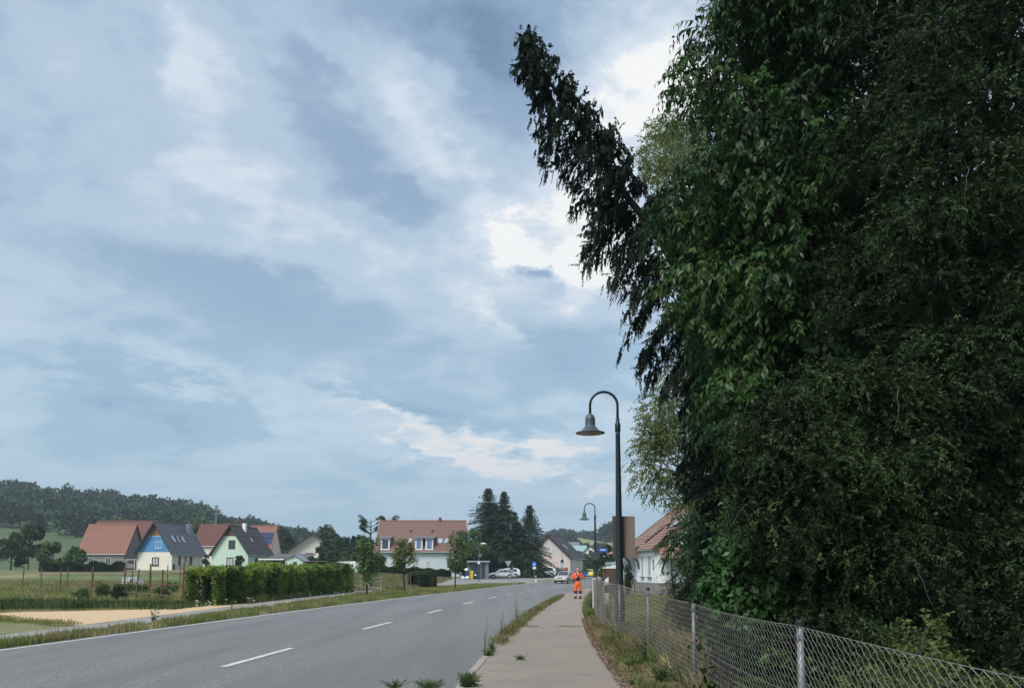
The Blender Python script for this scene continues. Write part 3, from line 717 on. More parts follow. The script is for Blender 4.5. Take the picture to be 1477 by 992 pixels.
# red roof behind, between the two; orange and brown roofs at the far left; solar roof
def cross_house(name, label, px0, px1, pyr, pye, d, zb, depth, wallm, roofm, rz=0, ov=.5, **k):
    """ridge along x: built as a gable house turned by 90 degrees"""
    x0, x1 = X(px0, d), X(px1, d); L = x1 - x0; eave = zc(700, pye, d) - zb; ridge = zc(700, pyr, d + depth / 2) - zb
    return house(name, label, 'house', (x0, d + depth / 2, zb), radians(-90) + rz, depth, L, eave, ridge - eave, wallm, roofm, ov=ov, **k) + (L,)
cross_house('red_roof_house', 'broad brown red roof showing between the blue gabled and mint houses', 278, 336, 757, 786, 172, ZB, 9, M['cream'], M['browntile'], course=.5)
HB = cross_house('brown_roof_house', 'house with large brown red roof at the far left behind the orange roof', 118, 203, 752, 799, 166, ZB, 12, M['cream'], M['browntile'], course=.5)
HO = cross_house('orange_roof_house', 'house with bright orange tiled roof left of the blue gabled house', 112, 178, 757, 797, 152, ZB, 8, M['base'], M['orangetile'], course=.5)
for i in range(2): window(HO[0], HO[2], 2.0 + i * 3.4, 1.0, 1.1, 1.3, M['frame_w'])
HS = cross_house('solar_roof_house', 'orange roofed house with dark solar panels peeping out behind the mint house', 352, 388, 759, 796, 176, ZB, 9, M['cream'], M['orangetile'], course=.5)
B_ = HS[4]['right'][1]
for i in range(3):
    for j in range(2):
        mb = MB(); mb.box(2.9 + i * 1.1, 3.9 + i * 1.1, 2.6 + j * 1.75, 4.25 + j * 1.75, .08, .13, B_); mb.build('solar_panel', M['solar'], HS[0])

# cream house with low sweeping roof among the trees
d = 170; loc = (X(451, d), d, ZB); ridge = wh_at(768.5, d, ZB)
eave = wh_at(795, d, ZB)
H5, Bf, Br, Bl, rf = house('cream_chalet_house', 'cream gabled house with brown red roof half hidden by trees', 'house', loc, radians(14), 10.5, 9, eave, ridge - eave, M['cream'], M['browntile'], ov=.9, ovg=1.0)
window(H5, Bf, -1.6, eave - 1.9, 1.6, 1.6, M['brownwood'], M['glass'])
window(H5, Bf, 1.2, eave - 1.9, 1.2, 1.5, M['brownwood'], M['glass'])

# long pale blue house with the salmon roof
d = 130; zb = 1.4; depth = 10.5
x0, x1 = X(541, d), X(668, d); L = x1 - x0; eave = zc(700, 792.5, d) - zb; ridge = zc(700, 752, d + depth / 2) - zb; rh = ridge - eave
H6, Bf, Br, Bl, rf = house('salmon_roof_house', 'long pale blue house with salmon tiled roof, dormers and skylights behind the street trees', 'house', (x0, d + depth / 2, zb), radians(-90), depth, L, eave, rh, M['paleblue'], M['salmontile'], ov=.7, ovg=.25, course=.42, trim=M['frame_w'])
RB = rf['right'][1]; S6 = sqrt((depth / 2) ** 2 + rh ** 2)
def u6(px): return X(px, d) - x0
for pa, pb in ((599, 605), (614, 621)): window(H6, Br, u6(pa), zc(700, 818.5, d) - zb, u6(pb) - u6(pa), 1.2, M['frame_w'], M['curtain'], M['frame_w'])
window(H6, Br, u6(551), zc(700, 818, d) - zb, 1.0, 1.1, M['frame_w'], M['curtain'], M['frame_w'])
window(H6, Br, u6(645), zc(700, 818, d) - zb, .8, 1.3, M['frame_d'], M['glass'])
slope = Vector((-(depth / 2), 0, rh)).normalized()
for pa, pb, pan in ((550, 560.5, 'glass'), (599.5, 608, 'curtain'), (614.5, 623.5, 'curtain')):   # dormers
    a, b = u6(pa), u6(pb); zt = zc(700, 776.5, d) - zb; z0 = zc(700, 792, d) - zb
    dm = MB(); hw = depth / 2
    dm.box(hw - 3.2, hw + .15, a - .12, b + .12, z0, zt, None)
    o = dm.build('dormer', M['frame_w'], H6)
    mb = MB(); mb.add([(hw + .45, a - .4, zt + .02), (hw + .45, b + .4, zt + .02), (hw - 4.0, b + .4, zt + .55), (hw - 4.0, a - .4, zt + .55), (hw + .45, a - .4, zt + .22), (hw + .45, b + .4, zt + .22), (hw - 4.0, b + .4, zt + .75), (hw - 4.0, a - .4, zt + .75)], [(0, 3, 2, 1), (4, 5, 6, 7), (0, 1, 5, 4), (1, 2, 6, 5), (2, 3, 7, 6), (3, 0, 4, 7)]); mb.build('dormer_roof', M['zinc'], o)
    DB = basis((hw + .15, 0, 0), (0, 1, 0), (1, 0, 0), (0, 0, 1))
    mb = MB(); mb.box(a + .12, b - .12, .0, .04, z0 + .12, zt - .18, DB); mb.build('pane', mat('dormer_glass_' + pan, (.16, .24, .36) if pan == 'curtain' else (.05, .055, .08), (.10, .17, .28) if pan == 'curtain' else (.03, .03, .05), 1, .15, spec=.8), o)
    mb = MB(); mb.box(a - .2, b + .2, .0, .25, z0 - .12, z0, DB); mb.build('sill', M['frame_w'], o)
for pa, pb in ((586, 592), (630.5, 636.5), (640, 646)): skylight(H6, RB, u6(pa) + .25, 2.1, u6(pb) - u6(pa), 1.1, M['zinc'])
for pa in (587.5, 619.5):
    mb = MB(); mb.box(u6(pa) + .2, u6(pa) + .5, 5.0, 5.3, 0, .35, RB); mb.build('roof_vent', M['brownwood'], H6)
mb = MB(); mb.box(-.3, .3, u6(628), u6(629.5) + .3, ridge - .2, ridge + .75); mb.build('chimney', M['browntile'], H6)
mb = MB(); mb.tube([(0, u6(590), ridge), (0, u6(590), ridge + 1.0)], .02, 4); mb.tube([(0, u6(587), ridge + .9), (0, u6(593), ridge + .9)], .015, 4); mb.build('aerial', M['galv'], H6)

# pinkish house with steep brown roof by the bend
d = 150; zb = .55; eave = wh_at(803.5, d, zb); ridge = wh_at(772, d, zb); rh = ridge - eave
H7, Bf, Br, Bl, rf = house('pinkish_gable_house', 'pinkish white gabled house with steep dark brown roof beside the bend', 'house', (X(791, d), d, zb), radians(-19), 9.0, 10, eave, rh, M['pink'], M['darktile'], ov=.5, ovg=.5, course=.45)
window(H7, Bf, .55, eave + .5, 1.0, 1.3, M['frame_w'], M['curtain']); window(H7, Bf, -1.1, eave + .5, 1.0, 1.3, M['frame_w'], M['curtain'])
window(H7, Bf, 2.3, 1.9, 1.0, 1.3, M['frame_w'], M['curtain']); window(H7, Br, 2.0, 1.6, .8, 1.5, M['frame_w'], M['curtain']); window(H7, Br, 6.5, 1.6, .8, 1.5, M['frame_w'], M['curtain'])
mb = MB(); mb.box(-4.5, 3.9, -.9, -.02, 1.28, 1.75); mb.build('porch_roof', mat('faded_red_tile', (.36, .15, .11), (.28, .11, .08), 2, .8), H7)
mb = MB(); mb.box(-4.4, 3.7, -.04, -.005, -.5, 1.25); mb.build('plinth', M['base'], H7)
mb = MB(); mb.tube([(4.55, -.1, eave), (4.55, -.1, 0)], .06, 6); mb.build('downpipe', M['frame_d'], H7)
skylight(H7, rf['right'][1], 3.6, 2.6, .9, 1.5)

# white bungalow behind the wire fence
d = 53; zb = .08; cX = X(945.3, d)
eave = zc(945, 790.5, d) - zb; W8 = 9.4; rh = W8 / 2 * .78; A8 = radians(5)
H8, Bf, Br, Bl, rf = house('white_bungalow', 'white rendered bungalow with weathered orange tiled roof partly behind the birch', 'house', (cX + W8 / 2 * cos(A8), d + W8 / 2 * sin(A8), zb), A8, W8, 9.4, eave, rh, M['white'], M['bungtile'], ov=.30, ovg=.25, course=.36, trim=M['brownwood'])
hw = W8 / 2
mb = MB(); mb.box(-hw - .025, hw, -.03, .0, -.2, .78); mb.box(-hw - .025, -hw, 0, 5.0, -.2, .78); mb.build('plinth', M['base'], H8)
for u, w_ in ((.95, 1.0), (2.95, .85)): window(H8, Bl, u, 1.2, w_, 1.5, M['frame_w'], M['curtain'], M['zinc'], False)
B9 = basis((-hw, 0, 0), (0, 1, 0), (-1, 0, 0), (0, 0, 1))
# house number marks beside the corner (two dark vertical figures, unreadable here)
for z0, z1, u1 in ((2.12, 2.40, .62), (1.70, 2.04, .56)): mb = MB(); mb.box(.30, u1, .01, .03, z0, z1, B9); mb.build('house_number', M['base'], H8)
# lean-to roof over the gable side
mb_r, B0 = roof_slope(H8, (-hw + .15, -1.05, zc(945, 805, 52) - zb), (1, 0, 0), (0, 1.05, 1.05), W8 - .15, 1.45, M['bungtile'], .30, .1, 'lean_to_roof')
for xx in (.45, 4.5, 8.6):
    mb = MB(); mb.tube([(-hw + xx, -.03, 1.55), (-hw + xx + .0, -.9, 2.38)], .07, 4); mb.build('roof_bracket', M['frame_d'], H8)
mb = MB(); mb.tube([(-hw + 1.15, -.06, 2.5), (-hw + 1.15, -.06, .0)], .04, 6); mb.build('downpipe', M['frame_d'], H8)
skylight(H8, rf['left'][1], 1.6, 2.6, .9, 1.3, M['zinc'])
mb = MB(); mb.box(4.1, 4.2, .8, 2.6, .05, .16, rf['left'][1]); mb.build('snow_guard', M['frame_d'], H8)
# porch with door, canopy on brackets and steps along the road side
mb = MB(); mb.box(5.5, 6.5, .0, .04, .98, 2.95, B9); o = mb.build('front_door', mat('door_grey_white', (.62, .66, .70), (.55, .59, .63), 2, .5), H8)
mb = MB(); mb.box(5.7, 6.3, .04, .055, 1.9, 2.75, B9); mb.build('pane', M['curtain'], o)
window(H8, Bl, 7.3, 1.5, .9, 1.3, M['frame_w'], M['curtain'], M['zinc'], False)
mb = MB(); mb.add([(-hw - 1.35, 4.2, 2.92), (-hw - 1.35, 9.6, 2.92), (-hw - .02, 9.6, 3.45), (-hw - .02, 4.2, 3.45), (-hw - 1.35, 4.2, 3.02), (-hw - 1.35, 9.6, 3.02), (-hw - .02, 9.6, 3.56), (-hw - .02, 4.2, 3.56)], [(0, 3, 2, 1), (4, 5, 6, 7), (0, 1, 5, 4), (1, 2, 6, 5), (2, 3, 7, 6), (3, 0, 4, 7)]); mb.build('porch_roof', M['bungtile'], H8)
for yy in (4.3, 6.9, 9.3):
    mb = MB(); mb.tube([(-hw - .06, yy, 1.75), (-hw - .12, yy, 2.3), (-hw - .5, yy, 2.7), (-hw - 1.25, yy, 2.88)], .075, 5); mb.build('porch_bracket', M['frame_d'], H8)
mb = MB(); mb.box(-hw - 1.15, -hw - .03, 5.4, 8.0, -.3, .97); mb.build('landing', M['base'], H8)
for i in range(6):
    mb = MB(); mb.box(-hw - 1.12, -hw - .05, 3.6 + i * .3, 5.395, .16 * i - .1 * (i == 0), .16 * (i + 1) - .001); mb.build('step', M['base'], H8)
mb = MB(); mb.tube([(-hw - .6, 3.5, 0), (-hw - .6, 3.5, 1.0), (-hw - .6, 5.3, 1.9)], .03, 6); mb.build('handrail', M['frame_d'], H8)

# village far off on the right
def barn(label, px0, px1, pyr, pye, d, zb, wm, rm, rz=0.0, depth=10, cat='building', nm='village_house'):
    x0, x1 = X(px0, d), X(px1, d); e = zc(700, pye, d) - zb; rr_ = zc(700, pyr, d + depth / 2) - zb
    return house(nm, label, cat, (x0, d + depth / 2, zb), radians(-90) + rz, depth, x1 - x0, e, max(.6, rr_ - e), wm, rm, ov=.3, ovg=.3, course=1.2)
M['tealroof'] = mat('teal_sheet_roof', (.30, .42, .42), (.24, .35, .35), .3, .6)
hb = barn('pale teal roofed hall far off on the right behind the bend', 829, 847, 787, 800, 330, .5, M['white'], M['tealroof'], nm='industrial_hall')
hb = barn('long low white hall below the teal roofed one, right of the pinkish house', 838, 876, 803, 812, 260, .5, M['white'], M['zinc'], nm='industrial_hall')
hb, Bf_, Br_, Bl_, rf_ = house('village_house', 'small white gabled village house with grey roof under the hill', 'house', (X(852, 230), 230, .5), radians(-8), 9, 12, zc(852, 806, 230) - .5, 4.0, M['white'], M['slate'])
window(hb, Bf_, -.6, 6.1, 1.3, 1.3, M['frame_d']); window(hb, Bf_, -3.2, 3.4, 1.3, 1.4, M['frame_d']); window(hb, Bf_, 1.4, 3.4, 1.3, 1.4, M['frame_d'])
hb = barn('dark roofed village house between the pinkish house and the white gable', 836, 846, 797, 806, 250, .5, M['pink'], M['darktile'])
hb = barn('tiny pale farmhouse on the hillside above the halls', 873, 878, 784, 788, 520, 14, M['cream'], M['slate'])
hb = barn('grey roofed farmhouse half way up the hill left of the farther lamp', 816, 836, 782, 787, 430, 6, M['white'], M['zinc'])

# ------------------------------------------------------------------ vehicles
def car(label, loc, rz, paint, L=4.2, Wd=1.75, H=1.5, kind='hatch', plate_front=True, cat='car', nm='parked_car'):
    """front towards +x"""
    r = thing(nm, label, cat, loc, rz)
    hw = Wd / 2; h = H
    if kind == 'suv': st = [(0, .35, .85 * h / 1.5, 1.0, .74), (.12, .28, .95, 1.25 * h / 1.5, .78), (.5, .25, .98, .97 * h, .80), (1.3, .25, .97, h, .80), (2.3, .25, .95, .985 * h, .80), (2.75, .25, .93, .90 * h, .80), (3.35, .25, .93, .99, .86), (4.0, .25, .85, .93, .88), (4.18, .30, .68, .76, .84), (4.2, .35, .6, .66, .8)]
    else: st = [(0, .35, .78, .86, .80), (.10, .27, .88, .98, .82), (.38, .22, .93, .90 * h, .78), (1.1, .2, .92, .985 * h, .76), (1.9, .2, .90, h, .76), (2.35, .2, .89, .965 * h, .77), (3.15, .2, .88, .93, .86), (3.75, .2, .78, .85, .88), (4.12, .26, .62, .70, .84), (4.2, .33, .55, .6, .8)]
    k = L / 4.2; rings = []
    for (x, zl, zb_, zr, wr) in st:
        e = 1.0 - (.06 if x < .05 or x > 4.15 else 0) - (.03 if x > 4.0 else 0)
        a = hw * e
        half = [(0, zl), (a * .9, zl), (a, zl + (zb_ - zl) * .35), (a * .985, zl + (zb_ - zl) * .75), (a * .95, zb_), (a * wr, zr - .02), (a * wr * .8, zr + .01), (0, zr + .03)]
        ring = [(x * k, y, z) for y, z in half] + [(x * k, -y, z) for y, z in reversed(half[1:-1])]
        rings.append(ring)
    mb = MB(); n = len(rings[0])
    for i, rg in enumerate(rings):
        mb.v += rg
        if i: 
            for j in range(n): a = (i - 1) * n + j; b = (i - 1) * n + (j + 1) % n; mb.f.append((a, b, b + n, a + n))
    mb.f += [tuple(range(n)), tuple(range(len(mb.v) - n, len(mb.v)))]
    mb.build('body', paint, r, True)
    g = M['glass']
    def lerp(a, b, t): return tuple(a[i] + (b[i] - a[i]) * t for i in range(3))
    ids = (1, 2, 3, 4, 5, 6)
    c0, c1 = (2, 5)
    for s in (1, -1):      # side glass in two or three pieces
        segs = [(2, 3), (3, 4), (4, 5), (5, 6)] if kind == 'hatch' else [(2, 3), (3, 4), (4, 5), (5, 6)]
        for (i, j) in segs:
            A, Bq = rings[i], rings[j]
            al, au, bl, bu = A[4], A[5], Bq[4], Bq[5]
            q = [lerp(al, au, .10), lerp(bl, bu, .10), lerp(bl, bu, .86), lerp(al, au, .86)]
            q = [lerp(lerp(q[0], q[1], .05), q[2], 0), lerp(q[0], q[1], .95), lerp(q[3], q[2], .95), lerp(q[3], q[2], .05)]
            if (i, j) == (5, 6): q = [q[0], lerp(q[0], q[1], .8), q[3]]
            q = [(x, s * (abs(y) + .012), z) for x, y, z in q]
            q2 = [(x, s * (abs(y) - .02), z) for x, y, z in q]
            mb = MB(); m_ = len(q); mb.add(q + q2, [tuple(range(m_))] + [(t, (t + 1) % m_, (t + 1) % m_ + m_, t + m_) for t in range(m_)]); mb.build('side_window', g, r)
    def cross_glass(i, j, t0, t1, name, w=.86):
        A, Bq = rings[i], rings[j]; q = []
        for t, sg in ((t0, 1), (t0, -1), (t1, -1), (t1, 1)):
            p = lerp(A[6], Bq[6], t); q.append((p[0], sg * abs(lerp(A[5], Bq[5], t)[1]) * w, p[2] + .02))
        q2 = [(x, y, z - .03) for x, y, z in q]
        mb = MB(); mb.add(q + q2, [(0, 1, 2, 3)] + [(t, (t + 1) % 4, (t + 1) % 4 + 4, t + 4) for t in range(4)]); mb.build(name, g, r)
    cross_glass(5, 6, .06, .92, 'windscreen'); cross_glass(1, 2, .25, .9, 'rear_window')
    R_ = .32 if kind == 'hatch' else .36
    for x in (.78 * k, 3.38 * k):
        for s in (1, -1):
            mb = MB(); mb.lathe([(R_ + .07, -.01), (R_ + .07, .012)], (x, s * (hw * .985), R_ + .01), 18, 'y'); mb.build('wheel_arch', M['black'], r)
            mb = MB(); mb.lathe([(R_ * .6, -.10), (R_ - .02, -.10), (R_, -.07), (R_, .02), (R_ - .03, .04), (R_ * .62, .04)], (x, s * (hw * .97), R_), 18, 'y'); w = mb.build('tyre', M['tyre'], r)
            mb = MB(); mb.lathe([(.05, s * .055), (R_ * .5, s * .045), (R_ * .64, s * .05), (R_ * .64, s * .02)], (x, s * (hw * .97), R_), 14, 'y'); mb.build('rim', M['rim'], w)
    lamp = mat('headlamp_glass', (.75, .76, .76), (.6, .6, .6), 8, .15, spec=.8) if 'hl' not in M else M['hl']; M['hl'] = lamp
    for s in (1, -1):
        mb = MB(); mb.box(4.02 * k, 4.17 * k, s * hw * .56 - .2, s * hw * .56 + .2, .58 if kind == 'hatch' else .66, .76 if kind == 'hatch' else .84); mb.build('headlight', lamp, r)
        mb = MB(); mb.box(-.01, .15, s * hw * .78 - .1, s * hw * .78 + .1, .72, .98 if kind == 'hatch' else 1.15); mb.build('tail_light', M.setdefault('tail', mat('tail_light_red', (.35, .02, .02), (.25, .015, .015), 8, .3)), r)
        mb = MB(); mb.box(3.0 * k, 3.12 * k, s * (hw + .02) - .07, s * (hw + .02) + .07, .95 if kind == 'hatch' else 1.05, 1.07 if kind == 'hatch' else 1.18); mb.build('wing_mirror', M['black'], r)
    mb = MB(); mb.box(4.1 * k, 4.2 * k, -hw * .36, hw * .36, .56, .68); mb.build('grille', M['black'], r)
    mb = MB(); mb.box(4.1 * k, 4.225 * k, -hw * .78, hw * .78, .24, .40); mb.build('bumper', M['black'], r)
    mb = MB(); mb.box(4.215 * k, 4.24 * k, -.26, .26, .43, .54); mb.build('number_plate', M['signwhite'], r)
    mb = MB(); mb.box(-.02, .01, -.26, .26, .5, .61); mb.build('number_plate', M['signwhite'], r)
    mb = MB()
    for s in (1, -1): mb.box(1.0 * k, 3.2 * k, s * hw * .97 - .02, s * hw * .97 + .02, .28, .36)
    mb.build('side_sill', M['black'], r)
    for s in (1, -1):
        mb = MB(); mb.box(1.62 * k, 1.80 * k, s * (hw * .985) - .012, s * (hw * .985) + .012, .82, .86); mb.build('door_handle', M['rim'], r)
    return r
silver = mat('silver_paint', (.52, .54, .55), (.48, .50, .51), 3, .28, spec=.6); whitep = mat('white_car_paint', (.72, .73, .74), (.68, .69, .7), 3, .28, spec=.6)
greyp = mat('warm_grey_paint', (.42, .41, .38), (.38, .37, .34), 3, .28, spec=.6); darkp = mat('dark_blue_grey_paint', (.06, .075, .11), (.05, .06, .09), 3, .25, spec=.6)
yellowp = mat('yellow_paint', (.80, .62, .03), (.72, .55, .02), 3, .4)
def gpt(x, y): return (x, y, gz(x, y) + .03)
d = 122; x = X(742.5, d); car('silver hatchback parked side on, bonnet to the left, beside the bus shelter', gpt(x, d), pi, silver, L=4.25)
d = 126; x = X(750.5, d); car('white estate car parked half hidden behind the silver hatchback', gpt(x, d), pi, whitep, L=4.3, H=1.6, kind='suv')
d = 140; x = X(801, d); car('white off-roader parked in front of the pinkish house', gpt(x, d), pi + .1, whitep, L=4.5, Wd=1.85, H=1.78, kind='suv')
d = 143; x = X(815, d); car('dark blue car parked nose to tail right of the white off-roader', gpt(x, d), pi + .05, darkp, L=4.2, H=1.45)
d = 99; x = X(813.6, d)
car('warm grey car driving towards the viewer in the oncoming lane', (x + .9, d + 2, gz(x, d) + .03), radians(-112), greyp, L=4.2, Wd=1.74, nm='oncoming_car')
d = 128; x = X(850, d); car('bright yellow car far off behind the fence end', gpt(x, d), radians(-100), yellowp, L=4.0, Wd=1.7, H=1.4)
# camper behind the hedge
d = 122; zb = 1.3
r = thing('camper_van', 'white camper with rounded roof standing behind the end of the hedge', 'camper', (X(480.5, d), d, zb))
w = X(518, d) - X(480.5, d); prof = [(0, .2), (0, 1.0), (.25, 1.6), (.7, 1.85), (w - .8, 1.95), (w - .15, 1.75), (w, 1.3), (w, .2)]
mb = MB(); k = len(prof); mb.v = [(a, 0, b) for a, b in prof] + [(a, 2.0, b) for a, b in prof]; mb.f = [tuple(range(k)), tuple(range(2 * k - 1, k - 1, -1))] + [(i, (i + 1) % k, (i + 1) % k + k, i + k) for i in range(k)]; mb.build('body', whitep, r)
for a in (.9, 2.3): mb = MB(); mb.box(a, a + .9, -.03, 0, 1.0, 1.45); mb.build('window', M['glass'], r)
for a in (.8, w - 1.0): mb = MB(); mb.lathe([(.34, -.03), (.34, .2)], (a, .05, .25), 14, 'y'); mb.build('tyre', M['tyre'], r)
# white van with teal stripe behind the garden
d = 76
r = thing('delivery_van', 'white van with green roof stripe left of the near lamp post above the brown enclosure', 'van', (X(881, d), d, .08))
w = X(894.5, d) - X(881, d)
mb = MB(); prof = [(0, .3), (0, 2.0), (.12, 2.2), (w - .12, 2.2), (w, 2.0), (w, .3)]; k = len(prof); mb.v = [(a, 0, b) for a, b in prof] + [(a, 4.5, b) for a, b in prof]; mb.f = [tuple(range(k)), tuple(range(2 * k - 1, k - 1, -1))] + [(i, (i + 1) % k, (i + 1) % k + k, i + k) for i in range(k)]; mb.build('body', whitep, r)
mb = MB(); mb.box(-.01, w + .01, -.02, 4.5, 2.21, 2.5); mb.build('roof_stripe', M['tealroof'], r)
mb = MB(); mb.box(.2, w - .2, -.03, 0, 1.35, 1.9); mb.build('window', M['curtain'], r)
mb = MB(); mb.box(-.02, w + .02, -.03, 0, 1.1, 1.28); mb.build('side_stripe', M['signblue'], r)
for a in (.05, w - .15): mb = MB(); mb.box(a, a + .12, .6, 1.2, .0, .6); mb.build('tyre', M['tyre'], r)

# ------------------------------------------------------------------ bus shelter, bins, signs
d = 118; zb = gz(X(690, 118), 118) + .02; x0 = X(674.5, d)
r = thing('bus_shelter', 'grey bus shelter with flat blue grey roof in front of the spruces', 'shelter', (x0, d, zb))
w = X(702.5, d) - x0; zt = zc(700, 810.5, d) - zb
mb = MB(); mb.box(-.15, w + .45, -.45, 1.9, zt, zt + .24); mb.build('roof', mat('shelter_roof', (.24, .30, .35), (.2, .26, .31), 2, .5), r)
mb = MB(); mb.box(.1, w - .1, 1.5, 1.56, .0, zt); mb.build('rear_wall', mat('shelter_panel', (.16, .165, .19), (.12, .125, .15), 1.5, .5), r)
for a in (0, w - 1.0, w - .28, w): mb = MB(); mb.box(a, a + (.22 if a > w - .5 else .12), -.05, .08, 0, zt); mb.build('post', M['galv'], r)
mb = MB(); mb.box(.3, w - .9, 1.1, 1.45, .42, .48); mb.build('bench', M['brownwood'], r)
def bin_(label, px0, px1, pyt, d, body, lid, zb):
    x0, x1 = X(px0, d), X(px1, d); h = zc(700, pyt, d) - zb; w = x1 - x0
    r = thing('wheelie_bin', label, 'bin', (x0, d, zb), 0, 'bins by the bus shelter')
    mb = MB(); mb.add([(.05, .04, .08), (w - .05, .04, .08), (w - .05, .62, .08), (.05, .62, .08), (0, 0, h - .09), (w, 0, h - .09), (w, .7, h - .09), (0, .7, h - .09)], [(0, 1, 5, 4), (1, 2, 6, 5), (2, 3, 7, 6), (3, 0, 4, 7), (0, 3, 2, 1), (4, 5, 6, 7)]); mb.build('body', body, r)
    mb = MB(); mb.add([(-.02, -.03, h - .088), (w + .02, -.03, h - .088), (w + .02, .74, h - .088), (-.02, .74, h - .088), (.03, .03, h - .02), (w - .03, .03, h - .02), (w - .03, .7, h), (.03, .7, h)], [(0, 1, 5, 4), (1, 2, 6, 5), (2, 3, 7, 6), (3, 0, 4, 7), (0, 3, 2, 1), (4, 5, 6, 7)]); mb.build('lid', lid, r)
    for a in (.08, w - .14): mb = MB(); mb.lathe([(.09, a), (.09, a + .05)], (0, .62, .09), 10, 'x'); mb.build('wheel', M['tyre'], r)
    return r
bluep = mat('dark_blue_bin', (.02, .04, .14), (.015, .03, .11), 3, .5)
bin_('dark blue wheelie bin left of the yellow one', 670.5, 675.5, 824, 117, bluep, bluep, zb)
bin_('yellow wheelie bin in front of the bus shelter', 678, 682.7, 823, 116.5, mat('yellow_bin', (.62, .46, .03), (.52, .38, .02), 3, .5), yellowp, zb)
bk = bin_('black wheelie bin with white sticker, right of the yellow one', 683.3, 689, 825, 116.5, M['black'], M['black'], zb)
mb = MB(); mb.box(.12, .42, -.03, -.01, .55, .78); mb.build('sticker', M['signwhite'], bk)
r = thing('rubbish_sack', 'white rubbish sacks piled beside the dark blue bin', 'sack', (X(668, 116.5), 116.5, zb))
mb = MB(); mb.lathe([(.12, 0), (.26, .06), (.31, .2), (.24, .36), (.09, .44), (.07, .52)], (0, 0, 0), 10); mb.lathe([(.15, 0), (.32, .08), (.36, .26), (.27, .42), (.08, .52)], (.65, .1, 0), 9); mb.build('sack', M['signwhite'], r, True)
r = thing('rubbish_sack', 'white sack lying on top of the dark blue bin', 'sack', (X(673, 117.3), 117.3, zb + 1.25))
mb = MB(); mb.lathe([(.1, 0), (.32, .06), (.36, .2), (.25, .38), (.06, .46)], (0, 0, 0), 10); mb.build('sack', M['signwhite'], r, True)
# modern lamp by the shelter with stop sign
d = 104; zb = gz(X(691, d), d); r = thing('mast_lamp', 'slim mast lamp with flat white head above the bus shelter', 'street lamp', (X(690.6, d), d, zb))
ht = zc(690, 783.5, d) - zb
mb = MB(); mb.tube([(0, 0, 0), (0, 0, 3), (0, 0, ht)], [.07, .06, .04], 8); mb.build('pole', M['lampshade'], r)
mb = MB(); mb.tube([(0, 0, ht - .03), (.35, 0, ht + .02), (.5, 0, ht)], .03, 6); mb.build('arm', M['lampshade'], r)
mb = MB(); mb.lathe([(.40, -.08), (.42, 0), (.3, .06), (.08, .12)], (.62, 0, ht), 14); mb.build('lamp_head', M['signwhite'], r)
d = 103.8; a = P(692.5, 800.5, d)
r = thing('bus_stop_sign', 'round stop sign with yellow and dark face on the slim mast lamp', 'sign', tuple(a))
mb = MB(); mb.lathe([(.28, -.012), (.28, .012)], sides=20, axis='y'); mb.build('disc', mat('stop_sign_face', (.10, .14, .19), (.08, .11, .15), 3, .5), r)
mb = MB(); mb.box(-.3, -.05, .01, .04, -.03, .03); mb.build('bracket', M['galv'], r)
a = P(690.6, 811, d); r = thing('notice_plate', 'small white notice plate on the mast of the slim lamp', 'sign', tuple(a))
mb = MB(); mb.box(-.16, .16, -.1, -.08, -.18, .18); mb.build('plate', M['signwhite'], r)
def post_sign(name, label, px, pyt, pyb, d, build, zb=None):
    zb = gz(X(px, d), d) if zb is None else zb
    r = thing(name, label, 'sign', (X(px, d), d, zb)); ht = zc(px, pyt, d) - zb
    mb = MB(); mb.tube([(0, 0, -.1), (0, 0, ht)], .035, 8); mb.build('pole', M['galv'], r); build(r, ht); return r
def giveway(r, ht):
    s = .42; z = ht - .02
    mb = MB(); mb.add([(-s, -.045, z), (s, -.045, z), (.03, -.045, z - .74), (-.03, -.045, z - .74), (-s, -.03, z), (s, -.03, z), (.03, -.03, z - .74), (-.03, -.03, z - .74)], [(0, 1, 2, 3), (7, 6, 5, 4), (0, 4, 5, 1), (1, 5, 6, 2), (2, 6, 7, 3), (3, 7, 4, 0)]); mb.build('plate', M['signback'], r)
    mb = MB(); mb.box(-.15, .15, -.065, -.047, z - .2, z - .16); mb.box(-.1, .1, -.065, -.047, z - .45, z - .41); mb.build('bracket', M['galv'], r)
post_sign('give_way_sign', 'triangular give way sign seen from its grey back beside the silver car', 733, 808.3, 836, 100, giveway)
def bluesq(r, ht):
    mb = MB(); mb.box(-.20, .20, -.05, -.03, ht - .50, ht); mb.build('plate', mat('dark_board_blue', (.02, .03, .10), (.015, .025, .08), 3, .5), r)
    mb = MB(); mb.box(.205, .25, -.04, 0, ht - 1.6, ht); mb.build('frame', M['galv'], r)
    mb = MB(); mb.box(-.18, .18, -.045, -.03, ht - 1.0, ht - .55); mb.build('timetable_panel', M['galv'], r)
post_sign('bus_timetable_board', 'dark blue board on a grey frame in front of the white estate car', 737.5, 816, 834, 104, bluesq)
